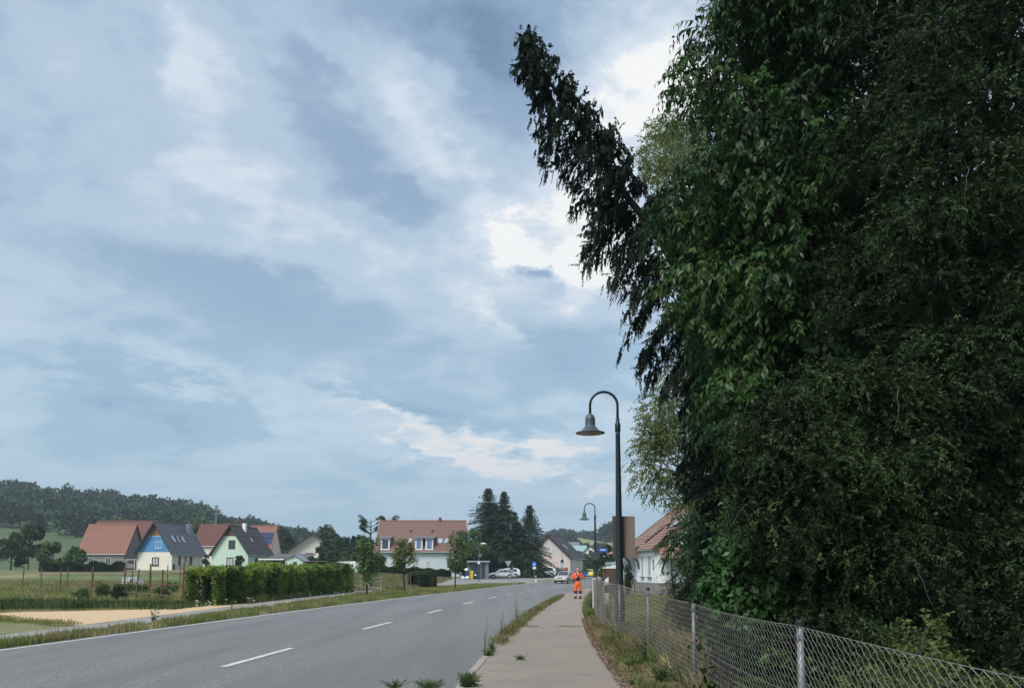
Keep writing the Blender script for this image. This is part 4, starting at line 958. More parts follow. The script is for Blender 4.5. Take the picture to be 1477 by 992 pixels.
def bike(r, ht):
    mb = MB(); mb.lathe([(.31, -.062), (.31, -.045)], (0, 0, ht - .32), 24, 'y'); o = mb.build('disc', mat('bright_sign_blue', (.04, .20, .66), (.035, .18, .6), 3, .4), r)
    z = ht - .32; mb = MB()   # pedestrian above, dividing bar, bicycle below
    mb.lathe([(.035, -.072), (.035, -.066)], (0, 0, z + .19), 10, 'y'); mb.box(-.035, .035, -.072, -.066, z + .06, z + .15); mb.box(-.05, -.02, -.072, -.066, z + .01, z + .055); mb.box(.02, .05, -.072, -.066, z + .01, z + .055)
    mb.box(-.22, .22, -.072, -.066, z - .02, z + .0)
    for s in (-1, 1): mb.lathe([(.055, -.070), (.055, -.066)], (s * .09, 0, z - .14), 12, 'y')
    mb.box(-.09, .09, -.073, -.0665, z - .09, z - .07); mb.build('symbol', M['signwhite'], o)
    mb = MB(); mb.box(-.22, .22, -.06, -.045, ht - 1.0, ht - .68); mb.build('sub_plate', M['signwhite'], r)
post_sign('cycle_path_sign', 'round blue cycle and foot path sign with white plate beneath, before the spruces', 770.6, 809.8, 836, 106, bike)
def box_(r, ht):
    mb = MB(); mb.box(-.22, .22, -.1, .1, ht - 2.15, ht - 1.6); mb.build('plate', M['frame_d'], r)
post_sign('dark_plate_pole', 'thin dark pole carrying a square dark plate in front of the pinkish house', 811, 793, 830, 131, box_)
def bl2(r, ht):
    mb = MB(); mb.lathe([(.26, -.06), (.26, -.045)], (0, 0, ht - .26), 20, 'y'); mb.build('disc', M['signblue'], r)
post_sign('blue_round_sign', 'round blue sign low beside the road, right of the worker', 843.5, 824.2, 835, 92, bl2)
def delineator(label, px, pyt, d, zb=None):
    zb = gz(X(px, d), d) if zb is None else zb
    r = thing('delineator_post', label, 'marker post', (X(px, d), d, zb), 0, 'roadside marker posts'); h = zc(px, pyt, d) - zb
    mb = MB(); mb.add([(-.08, -.05, -.1), (.08, -.05, -.1), (.08, .05, -.1), (-.08, .05, -.1), (-.08, -.05, h - .12), (.08, -.05, h), (.08, .05, h), (-.08, .05, h - .12)], [(0, 1, 5, 4), (1, 2, 6, 5), (2, 3, 7, 6), (3, 0, 4, 7), (0, 3, 2, 1), (4, 5, 6, 7)]); mb.build('post', M['signwhite'], r)
    mb = MB(); mb.box(-.085, .085, -.055, .055, h * .55, h * .78); mb.build('black_band', M['black'], r)
delineator('white marker post with black band right of the cycle path sign', 772.8, 829.2, 103)
delineator('white marker post behind the fence left of the near lamp post', 874.5, 832, 30, .08)
# rubbish bin, hedge line, grey fence left of the off-roader
r = thing('board_fence', 'short grey board fence under the spruces right of the clipped hedge', 'fence', (X(765, 128), 128, gz(X(765, 128), 128)))
for i in range(12): mb = MB(); mb.box(i * .15, i * .15 + .135, 0, .03, 0, 1.1 + .02 * sin(i * 2.3)); mb.build('board', M['greywood'], r)
mb = MB(); mb.box(0, 1.8, .03, .07, .25, .33); mb.box(0, 1.8, .03, .07, .85, .93); mb.build('rail', M['greywood'], r)
# slatted brown enclosure by the bungalow
d = 47; x0 = X(873.5, d); w = X(892, d) - x0; h = zc(870, 817.5, d) - .08
r = thing('slat_enclosure', 'brown slatted wooden enclosure with pale top board beside the near lamp post', 'enclosure', (x0, d, .08))
n = 9
for i in range(n): mb = MB(); mb.box(i * w / n + .005, (i + 1) * w / n - .01, 0, .025, .03, h - .09); mb.build('slat', M['brownwood'], r)
mb = MB(); mb.box(-.03, w + .03, -.04, 1.6, h - .08, h); mb.build('top_board', M['signwhite'], r)
mb = MB(); mb.box(0, w, .9, 1.5, 0, h - .09); mb.build('box', M['brownwood'], r)
# utility pole over the roofs, pylon on the right
d = 260
r = thing('utility_pole', 'tall mast with cross arms rising above the roofs between the blue and mint houses', 'mast', (X(309, d), d, 3)); ht = zc(309, 728, d) - 3
mb = MB(); mb.tube([(0, 0, -3), (0, 0, ht)], [.35, .16], 6); mb.build('pole', M['zinc'], r)
for zz, w in ((ht - .4, .9), (ht - 1.8, 1.6), (ht - 3.0, 1.3)): mb = MB(); mb.box(-w, w, -.08, .08, zz, zz + .16); mb.build('cross_arm', M['zinc'], r)
mb = MB(); mb.box(-.4, .4, -.3, .3, ht - 1.5, ht - .3); mb.build('antenna_head', M['zinc'], r)
d = 900; zb = 20
r = thing('power_pylon', 'distant lattice power pylon on the horizon left of the placard boards', 'pylon', (X(873, d), d, zb)); ht = zc(873, 750, d) - zb
mb = MB()
for sx, sy in ((-1, -1), (1, -1), (1, 1), (-1, 1)): mb.tube([(sx * 4, sy * 4, -8), (sx * 1.2, sy * 1.2, ht * .6), (0, 0, ht)], [.3, .22, .15], 4)
for i in range(9):
    z0, z1 = ht * .1 * i, ht * .1 * (i + 1); w0 = 4 - 2.8 * min(1, z0 / ht / .6); w1 = 4 - 2.8 * min(1, z1 / ht / .6)
    mb.tube([(-w0, -w0, z0), (w1, -w1, z1)], .12, 3); mb.tube([(w0, -w0, z0), (-w1, -w1, z1)], .12, 3)
mb.build('lattice_tower', M['signback'], r)
for zz, w in ((ht * .75, 9), (ht * .9, 6)):
    mb = MB(); mb.tube([(-w, 0, zz), (0, 0, zz + 1.2), (w, 0, zz)], .3, 4); mb.tube([(-w, 0, zz), (w, 0, zz)], .3, 4); mb.build('cross_arm', M['signback'], r)

# ------------------------------------------------------------------ wooden rail fences on the left
def rail_fence(label, pts, hts, rails, m, seed=1, lean=.0):
    r = thing('rail_fence', label, 'fence', (pts[0][0], pts[0][1], 0)); rn = random.Random(seed); O = Vector((pts[0][0], pts[0][1], 0)); tops = []
    for (x, y), h in zip(pts, hts):
        zb = gz(x, y); l = Vector((rn.uniform(-.03, .03) + lean, rn.uniform(-.05, .05), 0)) * h
        a = Vector((x, y, zb - .1)) - O; b = Vector((x, y, zb + h)) - O + l
        mb = MB(); mb.tube([a, b], [.048, .042], 8); mb.build('post', m, r); tops.append((Vector((x, y, zb)) - O, l / h))
    for (a, la), (b, lb) in zip(tops, tops[1:]):
        for q in rails:
            qa, qb = q + rn.uniform(-.04, .04), q + rn.uniform(-.04, .04)
            p0 = a + la * qa + Vector((0, -.07, qa)); p1 = b + lb * qb + Vector((0, -.07, qb)); dv = (p1 - p0).normalized() * .15
            mb = MB(); mb.tube([p0 - dv, p1 + dv], .03, 6); mb.build('rail', m, r)
    return r
M['rail'] = mat('rail_wood', (.19, .11, .065), (.10, .06, .04), 8, .85, .3, 40)
rail_fence('brown wooden rail fence of round posts beside the sand, left of the hedge', [(-15.55, 36.2), (-17.6, 38.5), (-19.4, 41), (-21.3, 43.4), (-23.3, 46), (-28, 51), (-33, 56), (-39, 61)], [2.1, 1.75, 2.05, 1.8, 1.9, 1.9, 1.9, 1.9], [.45, 1.0, 1.6], M['rail'], 4, .05)
rail_fence('farther brown rail fence crossing the allotment behind the hedge', [(X(p, 66), 66 + i * .3) for i, p in enumerate((60, 95, 130, 172, 181, 207, 228, 245, 272, 277, 295, 300, 318, 335, 352, 371, 398, 413, 432))], [2.1, 2.0, 2.05, 2.1, 2.0, 2.15, 2.2, 2.1, 2.2, 2.1, 2.1, 2.05, 2.15, 2.0, 2.1, 2.0, 2.1, 2.0, 2.05], [.5, 1.35], M['rail'], 9)
rail_fence('short weathered grey gate rails between the hedge end and the meadow', [(X(521, 63), 63), (X(531, 63), 63.2), (X(548, 63), 63.6)], [1.3, 1.2, 1.25], [.35, .8, 1.15], mat('silver_wood', (.36, .35, .32), (.25, .24, .22), 8, .9), 5)

# garden swing frame and white tanks at far left
d = 138; zb = ZB
r = thing('swing_frame', 'white metal swing seat frame in the garden left of the blue gabled house', 'garden swing', (X(178, d), d, zb - .3))
mb = MB()
for yy in (0, .8): mb.tube([(0, yy, 0), (.1, yy, 1.7), (.35, yy, 2.0), (1.9, yy, 2.0), (1.95, yy, 1.7), (2.0, yy, 0)], .05, 6)
mb.tube([(1, 0, 2.0), (1, .8, 2.0)], .04, 6); mb.build('frame', M['signwhite'], r)
mb = MB(); mb.box(.3, 1.7, .2, .7, .5, .62); mb.box(.3, 1.7, .65, .72, .6, 1.3); mb.build('seat', M['base'], r)
rng_t = random.Random(2)
for i, (px, py, wd, hh) in enumerate(((176, 838, 1.1, 1.0), (188, 842, .9, .7))):
    d = 74; x = X(px, d); r = thing('water_tank', ('pale plastic water tank in a wire cage at the left edge of the allotment', 'lower pale crate standing right of the caged water tank')[i], 'tank' if i == 0 else 'crate', (x, d, gz(x, d)))
    mb = MB(); mb.box(0, wd, 0, wd, .12, hh); mb.build('container', M['signwhite'], r)
    mb = MB()
    for k in range(5): 
        t = k * wd / 4; mb.box(t - .015, t + .015, -.03, -.005, .12, hh + .02); mb.box(-.02, wd + .02, -.035, -.006, .12 + k * (hh - .14) / 4, .14 + k * (hh - .14) / 4 + .01)
    mb.build('cage', M['galv'], r)
    mb = MB(); mb.box(-.03, wd + .03, -.03, wd + .03, 0, .115); mb.build('pallet', M['greywood'], r)
# ------------------------------------------------------------------ the worker on the pavement
def skin_obj(name, parent, pts, edges, m, sub=1, root=0):
    me = bpy.data.meshes.new(name); me.from_pydata([p[:3] for p in pts], edges, []); o = bpy.data.objects.new(name, me); COL.objects.link(o); o.parent = parent
    sk = o.modifiers.new('Skin', 'SKIN'); sk.use_smooth_shade = True
    for i, p in enumerate(pts):
        r = p[3] if len(p) > 3 else .05; r2 = p[4] if len(p) > 4 else r
        me.skin_vertices[0].data[i].radius = (r, r2)
    me.skin_vertices[0].data[root].use_root = True
    s = o.modifiers.new('Sub', 'SUBSURF'); s.levels = sub; s.render_levels = sub
    me.materials.append(m); return o
d = 44.0; px = X(833.3, d)
man = thing('person', 'worker in orange high visibility overalls standing on the pavement with hands raised to his chest', 'person', (px, d, .10), 0)
skinm = mat('skin', (.62, .34, .26), (.55, .29, .21), 6, .6); orange = mat('hi_vis_orange', (.95, .16, .015), (.85, .12, .01), 5, .7); orangep = mat('hi_vis_coral', (1.0, .15, .05), (.9, .11, .035), 5, .7)
navy = mat('navy_cloth', (.018, .022, .05), (.012, .015, .035), 7, .8); refl = mat('reflective_tape', (.72, .62, .58), (.6, .52, .5), 10, .5); bootm = mat('boot_leather', (.02, .018, .018), (.012, .011, .011), 8, .7)
# body: pelvis root, spine, neck, head; arms bent so the hands meet at the chest; legs slightly apart. Facing -y (towards the viewer)
pts = [(0, 0, .92, .13, .10), (0, 0, 1.12, .13, .10), (0, .01, 1.32, .15, .10), (0, 0, 1.46, .075, .07), (0, -.01, 1.54, .06, .06), (0, -.02, 1.62, .085, .095), (0, -.02, 1.70, .092, .105), (0, -.01, 1.77, .062, .08)]
edges = [(i, i + 1) for i in range(7)]
def limb(chain, start):
    i0 = start
    for c in chain:
        pts.append(c); edges.append((i0, len(pts) - 1)); i0 = len(pts) - 1
    return i0
for s in (-1, 1):
    w = limb([(s * .19, 0, 1.42, .055), (s * .26, .03, 1.16, .042), (s * .16, -.18, 1.17, .034), (s * .09, -.27, 1.25, .028, .02)], 2)
    for k in range(4):
        q = (k - 1.5) * .019
        limb([(s * (.075 - abs(q) * .1), -.29, 1.275 + q, .009), (s * .045, -.315, 1.285 + q, .0085), (s * .022, -.31, 1.285 + q, .0075)][: 3 if k < 3 else 2], w)
    limb([(s * .085, -.255, 1.30, .010), (s * .06, -.27, 1.335, .009)], w)
    limb([(s * .10, 0, .86, .095), (s * .125, 0, .50, .062), (s * .13, .02, .12, .042), (s * .145, -.08, .04, .035)], 0)
skin_obj('body', man, pts, edges, skinm, 1)
# head details
mb = MB(); mb.lathe([(.005, .07), (.02, .045), (.018, .02), (.006, -.0)], (0, -.125, 1.63), 6); 
mb.build('nose', skinm, man)
hair = mat('short_grey_hair', (.16, .12, .10), (.10, .08, .07), 20, .9)
mb = MB(); mb.lathe([(.09, .0), (.092, .04), (.078, .085), (.045, .112), (.005, .12)], (0, .008, 1.70), 12); mb.build('hair', hair, man, True)
for s in (-1, 1):
    mb = MB(); mb.lathe([(.004, -.006), (.011, -.002), (.004, .004)], (s * .03, -.103, 1.685), 8, 'y'); mb.build('eye', M['black'], man)
    mb = MB(); mb.lathe([(.006, -.01), (.016, 0), (.02, .03), (.01, .05)], (s * .083, -.01, 1.65), 6); mb.build('ear', skinm, man)
mb = MB(); mb.box(-.025, .025, -.108, -.098, 1.598, 1.604); mb.build('mouth', mat('lips', (.35, .12, .10)), man)
jp = [(0, .01, .98, .165, .12), (0, .01, 1.14, .165, .125), (0, .01, 1.32, .185, .125), (0, 0, 1.44, .11, .085), (0, -.005, 1.50, .072, .068)]; je = [(0, 1), (1, 2), (2, 3), (3, 4)]
for s in (-1, 1):
    b = len(jp); jp += [(s * .205, .0, 1.405, .082), (s * .285, .03, 1.28, .078), (s * .30, .02, 1.15, .07), (s * .215, -.14, 1.155, .060), (s * .135, -.225, 1.22, .050)]; je += [(2, b), (b, b + 1), (b + 1, b + 2), (b + 2, b + 3), (b + 3, b + 4)]
jk = skin_obj('jacket', man, jp, je, orangep, 1, 1)
tp = [(0, .0, 1.02, .165, .12), (0, 0, .90, .165, .12)]; te = [(0, 1)]
for s in (-1, 1):
    b = len(tp); tp += [(s * .105, 0, .80, .118), (s * .125, .0, .62, .098), (s * .13, -.005, .50, .088), (s * .132, .01, .30, .082), (s * .135, .015, .13, .080), (s * .135, .015, .10, .082)]; te += [(1, b)] + [(b + i, b + i + 1) for i in range(5)]
skin_obj('trousers', man, tp, te, orange, 1, 1)
bb = [(0, .0, .99, .172, .130), (0, -.01, 1.12, .160, .135), (0, -.03, 1.22, .13, .118), (.02, -.05, 1.30, .08, .09)]
skin_obj('bib', man, bb, [(0, 1), (1, 2), (2, 3)], navy, 1)
for s in (-1, 1):
    mb = MB(); mb.tube([(s * .075, -.165, 1.28), (s * .10, -.145, 1.40), (s * .105, -.04, 1.485), (s * .09, .12, 1.40)], .018, 6); mb.build('brace', navy, man)
    mb = MB(); mb.lathe([(.088, .28), (.096, .31), (.098, .42), (.092, .455)], (s * .131, .003, 0), 12); mb.build('knee_pad', navy, man)
    for z0 in (.17, .235):
        mb = MB(); mb.lathe([(.087, z0), (.091, z0 + .005), (.091, z0 + .042), (.087, z0 + .047)], (s * .134, .013, 0), 12); mb.build('reflective_band', refl, man)
    mb = MB(); mb.lathe([(.078, 0), (.084, .03), (.076, .08), (.084, .14)], (s * .14, .02, 0), 10); mb.add([(s * .14 - .05, -.18, 0), (s * .14 + .05, -.18, 0), (s * .14 + .06, .02, 0), (s * .14 - .06, .02, 0), (s * .14 - .035, -.17, .05), (s * .14 + .035, -.17, .05), (s * .14 + .05, -.02, .10), (s * .14 - .05, -.02, .10)], [(0, 1, 5, 4), (1, 2, 6, 5), (2, 3, 7, 6), (3, 0, 4, 7), (0, 3, 2, 1), (4, 5, 6, 7)]); mb.build('boot', bootm, man)
    mb = MB(); mb.lathe([(.066, -.02), (.07, 0), (.066, .02)], (s * .215, -.14, 1.155), 10, 'y'); mb.build('cuff', navy, man)
ph = MB(); ph.box(-.04, .04, -.335, -.322, 1.25, 1.33); o = ph.build('mobile_phone', M['black']); o.location = (px, d, .10); tag(o, 'small dark phone held in front of the worker\'s chest', 'phone')
man.rotation_euler = (0, 0, radians(4))

# ------------------------------------------------------------------ hills, forest
def hill(name, cols, D0, Dc, m, z0=0.5, back=1.6, rows=14, power=1.15):
    """cols: (px, crest row of the bare ground in the photograph)"""
    xs = [c[0] for c in cols]; ys = [c[1] for c in cols]
    v = []; f = []; fine = np.linspace(xs[0], xs[-1], 60)
    info = []
    for i, pxx in enumerate(fine):
        yc = float(np.interp(pxx, xs, ys)); zc_ = EYE + (HY - yc) * Dc / F
        for j in range(rows + 5):
            s = j / rows
            dd = D0 + (Dc - D0) * s
            z = z0 + (zc_ - z0) * (s ** power) if s <= 1 else zc_ - (zc_ - z0) * (s - 1) * 1.2
            z += 1.0 * sin(pxx * .05 + s * 5) * min(s, 1)
            if j == 0: z = -2
            v.append((X(pxx, dd), dd, z))
    k = rows + 5
    for i in range(len(fine) - 1):
        for j in range(k - 1):
            a = i * k + j; f.append((a, a + k, a + k + 1, a + 1))
    mb = MB(); mb.v = v; mb.f = f; o = mb.build(name, m, None, True); o['kind'] = 'structure'
    def h(pxx, s):
        yc = float(np.interp(pxx, xs, ys)); zc_ = EYE + (HY - yc) * Dc / F
        return D0 + (Dc - D0) * s, z0 + (zc_ - z0) * (s ** power)
    return h
hl = hill('hill', [(-700, 700), (-200, 705), (0, 715), (171, 738), (280, 750), (330, 762), (400, 775), (450, 786), (520, 800), (620, 812), (720, 818)], 210, 520, M['hillgrass'])
hr = hill('hill', [(640, 815), (700, 806), (760, 785), (812, 771), (838, 774), (883, 780), (930, 776), (1000, 772), (1200, 768), (1500, 760), (2000, 750)], 260, 760, M['crop'])
def crown_cloud(rng, centers, radii, n_each, L, W, squash=1.0):
    V = []; T = []
    for c, r, n in zip(centers, radii, n_each):
        nb = max(3, int(5 + rng.integers(0, 4))); 
        u = nrm(rng.normal(0, 1, (nb, 3))); sub = np.array(c) + u * np.array([r, r, r * squash]) * rng.uniform(.25, .7, (nb, 1))
        which = rng.integers(0, nb, n); u2 = nrm(rng.normal(0, 1, (n, 3))); u2[:, 2] = np.where(u2[:, 2] < -.5, -u2[:, 2], u2[:, 2])
        p = sub[which] + u2 * np.array([r, r, r * squash]) * rng.uniform(.25, .52, (n, 1))
        V.append(leafquads(p, u2 + rng.normal(0, .6, (n, 3)), nrm(u2 + rng.normal(0, .5, (n, 3))), L * rng.uniform(.6, 1.3, n), W * rng.uniform(.7, 1.3, n)))
        T.append(np.clip(rng.uniform(0, 1, nb)[which] * .65 + rng.uniform(0, .35, n), 0, 1))
    return np.concatenate(V), np.concatenate(T)
rng = np.random.default_rng(5)
cs, rs, ns = [], [], []
for i in range(620):
    s = rng.uniform(.25, 1.0) ** .7; p_ = rng.uniform(-420, 520) if i > 120 else rng.uniform(120, 480)
    if i < 200: s = rng.uniform(.93, 1.0)
    d, z = hl(p_, s)
    if p_ > 470 and s < .8: continue
    r = rng.uniform(4.0, 7.0) * (1.1 if p_ < 300 else .8); cs.append((X(p_, d), d, z + r * .85)); rs.append(r); ns.append(190)
V, T = crown_cloud(rng, cs, rs, ns, 2.4, 1.5, 1.0)
tag(np_mesh('forest', V, 4, M['fartree'], None, T), 'dense dark green wood covering the hill behind the houses on the left', 'forest', kind='stuff')
cs, rs, ns = [], [], []
for i in range(150):
    if i < 55: p_ = rng.uniform(776, 832); s = rng.uniform(.85, .98)
    elif i < 90: p_ = rng.uniform(838, 888); s = rng.uniform(.9, 1.0)
    elif i < 112: p_ = rng.uniform(826, 884); s = rng.choice([.35, .42, .5])
    else: p_ = rng.uniform(900, 1500); s = rng.uniform(.3, 1)
    d, z = hr(p_, s); r = rng.uniform(2.2, 4.2) * (1 if s > .6 else .6); cs.append((X(p_, d), d, z + r * .6)); rs.append(r); ns.append(150)
for p_, y0, r in ((824, 778, 5), (880, 765, 8), (874, 769, 6), (887, 769, 8)):
    d = 560; cs.append((X(p_, d), d, zc(p_, y0, d))); rs.append(r * .8); ns.append(420)
V, T = crown_cloud(rng, cs, rs, ns, 3.0, 1.9, .95)
tag(np_mesh('hill_woods', V, 4, M['fartree'], None, T), 'clumps of dark trees along the crest of the field hill on the right', 'woods', kind='stuff')

def trunk_tube(mb, a, b, r0, r1, n=5, wob=.1, sides=7, rnd=random):
    a, b = Vector(a), Vector(b); pts = []
    for i in range(n):
        t = i / (n - 1); p = a.lerp(b, t)
        if 0 < i < n - 1: p += Vector((rnd.uniform(-1, 1), rnd.uniform(-1, 1), 0)) * wob
        pts.append(p)
    mb.tube(pts, [r0 + (r1 - r0) * i / (n - 1) for i in range(n)], sides)
def far_tree(label, px, ytop, d, wpx, zb=None, m='fartree', n=1400, L=.55, W=.32, name='broadleaf_tree', low=.25, group=None, seed=0, cat='tree', trunk=.16, leanpx=0):
    rn = np.random.default_rng(seed + abs(int(px * 7))); x = X(px, d); zb = gz(x, d) if zb is None else zb; ht = zc(px, ytop, d) - zb; w = wpx * d / F
    r = thing(name, label, cat, (x, d, zb), 0, group)
    mb = MB(); rd = random.Random(int(px)); trunk_tube(mb, (0, 0, -.2), (leanpx * d / F, 0, ht * .75), trunk, trunk * .3, 5, w * .03, 7, rd)
    cc = []; rr = []
    nb = 9
    for i in range(nb):
        t = rd.uniform(low + .12, .86); a = rd.uniform(0, 2 * pi); wid = w / 2 * (1 - abs((t - low) / (1 - low) * 2 - .85) ** 2 * .75)
        c = (cos(a) * wid * .55 + leanpx * d / F * t, sin(a) * wid * .55, t * ht); cc.append(c); rr.append(max(.3, min(w * .30, ht * .22)) * rd.uniform(.75, 1.15))
        trunk_tube(mb, (leanpx * d / F * t, 0, ht * max(.15, t - .22)), c, trunk * .35, trunk * .1, 3, 0, 4, rd)
    mb.build('trunk', M['bark'], r)
    V, T = crown_cloud(rn, cc, rr, [n // nb] * nb, L, W, .95)
    np_mesh('crown', V, 4, M[m], r, T); return r
# young street trees
TR = 'young trees along the grass strip'
def street_tree(label, px, pyb, d, x0, x1, ytop, ybot, m, stakes, seed):
    rn = np.random.default_rng(seed); x = X(px, d); zb = 0.0; r = thing('street_tree', label, 'tree', (x, d, zb), 0, TR)
    zt, zl = zc(px, ytop, d), zc(px, ybot, d); rd = random.Random(seed)
    mb = MB(); trunk_tube(mb, (0, 0, -.1), (0, 0, zl + .3 * (zt - zl)), .07, .045, 5, .04, 8, rd)
    tips = []
    for i in range(26):
        a = rd.uniform(0, 2 * pi); t = rd.uniform(0, 1); w = (x1 - x0) * d / F / 2 * (.55 + .45 * sin(pi * min(1, t * 1.1 + .15)))
        cxm = ((x0 + x1) / 2 - px) * d / F
        tip = Vector((cxm + cos(a) * w * rd.uniform(.5, 1), sin(a) * w * .9, zl + t * (zt - zl))); st = Vector((0, 0, zl * .9 + max(0, t - .35) * (zt - zl) * .7))
        mb.tube(sag(st, tip, .12), [.028, .02, .014, .01, .006], 4); tips.append((st, tip))
    mb.build('trunk', M['bark_dark'], r)
    Pn, D = [], []
    for st, tip in tips:
        for k in range(16):
            t = rd.uniform(.3, 1.0); p = st.lerp(tip, t); p += Vector([rd.gauss(0, .13) for _ in range(3)]); Pn.append(tuple(p)); dd = (tip - st).normalized() * .6 + Vector([rd.gauss(0, .6) for _ in range(3)]); D.append(tuple(dd))
    V, T = fronds(rn, np.array(Pn), np.array(D), .45, 9, .17, .095, .35, 55, .35)
    np_mesh('crown', V, 4, M[m], r, T)
    if stakes:
        for sx in stakes: mb = MB(); mb.tube([(sx, 0, 0), (sx * .9, 0, 1.6)], .035, 6); mb.build('stake', M['greywood'], r)
    return r
street_tree('young street tree with dense dark round crown at the hedge end', 530, 862, 53.0, 508, 557, 776, 832, 'street', None, 1)
street_tree('young yellowing street tree tied to two wooden stakes', 583, 855, 60.5, 562, 604, 777, 818, 'street_b', (.28, .55), 2)
street_tree('young street tree with wide loose crown left of the bus shelter', 657, 848, 73, 636, 688, 764, 818, 'street', None, 3)
# trees behind the houses
far_tree('bushy tree right of the cream chalet house', 478, 767, 172, 38, m='fartree', n=2600, L=.7, W=.45, trunk=.25)
far_tree('round pale tree rising behind the cream chalet house', 470, 754, 200, 26, m='farlight', n=1800, L=.8, W=.5, trunk=.25)
far_tree('dark round tree in front of the cream chalet house', 462, 786, 150, 50, m='boxhedge', n=3000, L=.5, W=.35, low=.1)
far_tree('low green bush tree behind the mint shed', 488, 790, 140, 56, m='fartree', n=3000, L=.5, W=.35, low=.08)
far_tree('light green shrub tree between shed and camper', 506, 796, 132, 40, m='farlight', n=2200, L=.42, W=.28, low=.05)
far_tree('dark green tree left of the salmon roofed house', 527, 772, 138, 34, m='boxhedge', n=2600, L=.5, W=.3, low=.1)
far_tree('round green tree behind the first street tree', 545, 800, 120, 30, m='fartree', n=1800, L=.4, W=.26, low=.08)
far_tree('tall shrub against the wall of the mint house', 347, 800, 145, 15, m='boxhedge', n=900, L=.35, W=.22, low=.1)
far_tree('narrow shrub between the blue gabled and mint houses', 297, 800, 149, 9, m='boxhedge', n=700, L=.35, W=.22, low=.05)
far_tree('broad leafy tree left of the tall spruces', 679, 762, 125, 46, m='street', n=3400, L=.42, W=.26, low=.15)
far_tree('low spreading tree behind the bus shelter', 668, 790, 126, 40, m='boxhedge', n=2600, L=.45, W=.28, low=.05)
far_tree('tree showing between the mint house and the cream chalet', 400, 762, 230, 60, zb=4, m='fartree', n=2600, L=.9, W=.6, low=.1)
far_tree('pale green tree behind the slate roof of the blue house', 283, 742, 230, 34, zb=3, m='farlight', n=2000, L=.9, W=.6)
far_tree('dark green tree right of the farther lamp post', 874, 781, 96, 20, zb=0, m='fartree', n=2400, L=.35, W=.22, low=.1)
far_tree('dark green tree between the pinkish house and the lamp', 862, 792, 150, 16, zb=.4, m='boxhedge', n=1500, L=.45, W=.3, low=.1)
far_tree('light green shrub beside the foot of the farther lamp post', 868.5, 811, 56, 13, zb=.08, m='street_b', n=1600, L=.16, W=.09, low=.02, name='shrub', cat='shrub')
far_tree('round green bush in the verge beyond the worker', 842, 818, 125, 20, zb=.5, m='street', n=1500, L=.3, W=.2, low=.02, name='shrub', cat='shrub')
far_tree('dark flowering shrub beside the bungalow steps', 905, 811, 50, 9, zb=.08, m='boxhedge', n=1000, L=.13, W=.08, low=.05, name='shrub', cat='shrub')
for i, (p_, y, w) in enumerate(((-60, 745, 80), (-150, 735, 100), (40, 760, 60), (-260, 740, 110))):
    far_tree(['wide tree beyond the orange roof, outside the left edge of the houses', 'large tree at the far left of the gardens', 'tree behind the brown roofed house', 'outermost tree on the left'][i], p_, y, 170, w, m='fartree', n=3200, L=.8, W=.5)
for i, (p_, y, w, d) in enumerate(((15, 775, 60, 142), (75, 782, 46, 136), (108, 790, 34, 130), (-90, 770, 80, 145))):
    far_tree(['rounded garden tree left of the houses', 'smaller garden tree beside the orange roof', 'low fruit tree before the orange roofed house', 'wide garden tree near the left border'][i], p_, y, d, w, m=('fartree', 'farlight', 'street', 'fartree')[i], n=2600, L=.45, W=.3, low=.1)
rq = random.Random(4)
for i, (p_, d, h) in enumerate(((186, 52, .7), (205, 58, .5), (232, 47, .55), (248, 56, .8), (176, 44, .8), (150, 48, .9), (120, 44, .7))):
    far_tree(['leafy bush beside the caged tank in the allotment', 'low grey green clump in the middle of the allotment', 'low bush right behind the rail fence', 'taller bush in the allotment near the hedge', 'dark bush at the rail fence, left part', 'bush behind the rail fence outside the photo edge', 'outer bush by the rail fence'][i], p_, 823 + (EYE - h - gz(X(p_, d), d)) * F / d, d, 26, m=('street_b', 'rank', 'rank', 'street', 'boxhedge', 'rank', 'street')[i], n=900, L=.13, W=.07, low=.02, name='shrub', cat='shrub', trunk=.02)
# background tree belt low on the horizon
cs, rs, ns = [], [], []
for i in range(150):
    p_ = rng.uniform(390, 860); d = rng.uniform(190, 205); r = rng.uniform(2.2, 3.6); cs.append((X(p_, d), d, gz(X(p_, d), d) + r * .75)); rs.append(r); ns.append(150)
V, T = crown_cloud(rng, cs, rs, ns, 1.0, .65, 1.0)
tag(np_mesh('tree_belt', V, 4, M['fartree'], None, T), 'low belt of trees along the horizon behind the village houses', 'tree belt', kind='stuff')

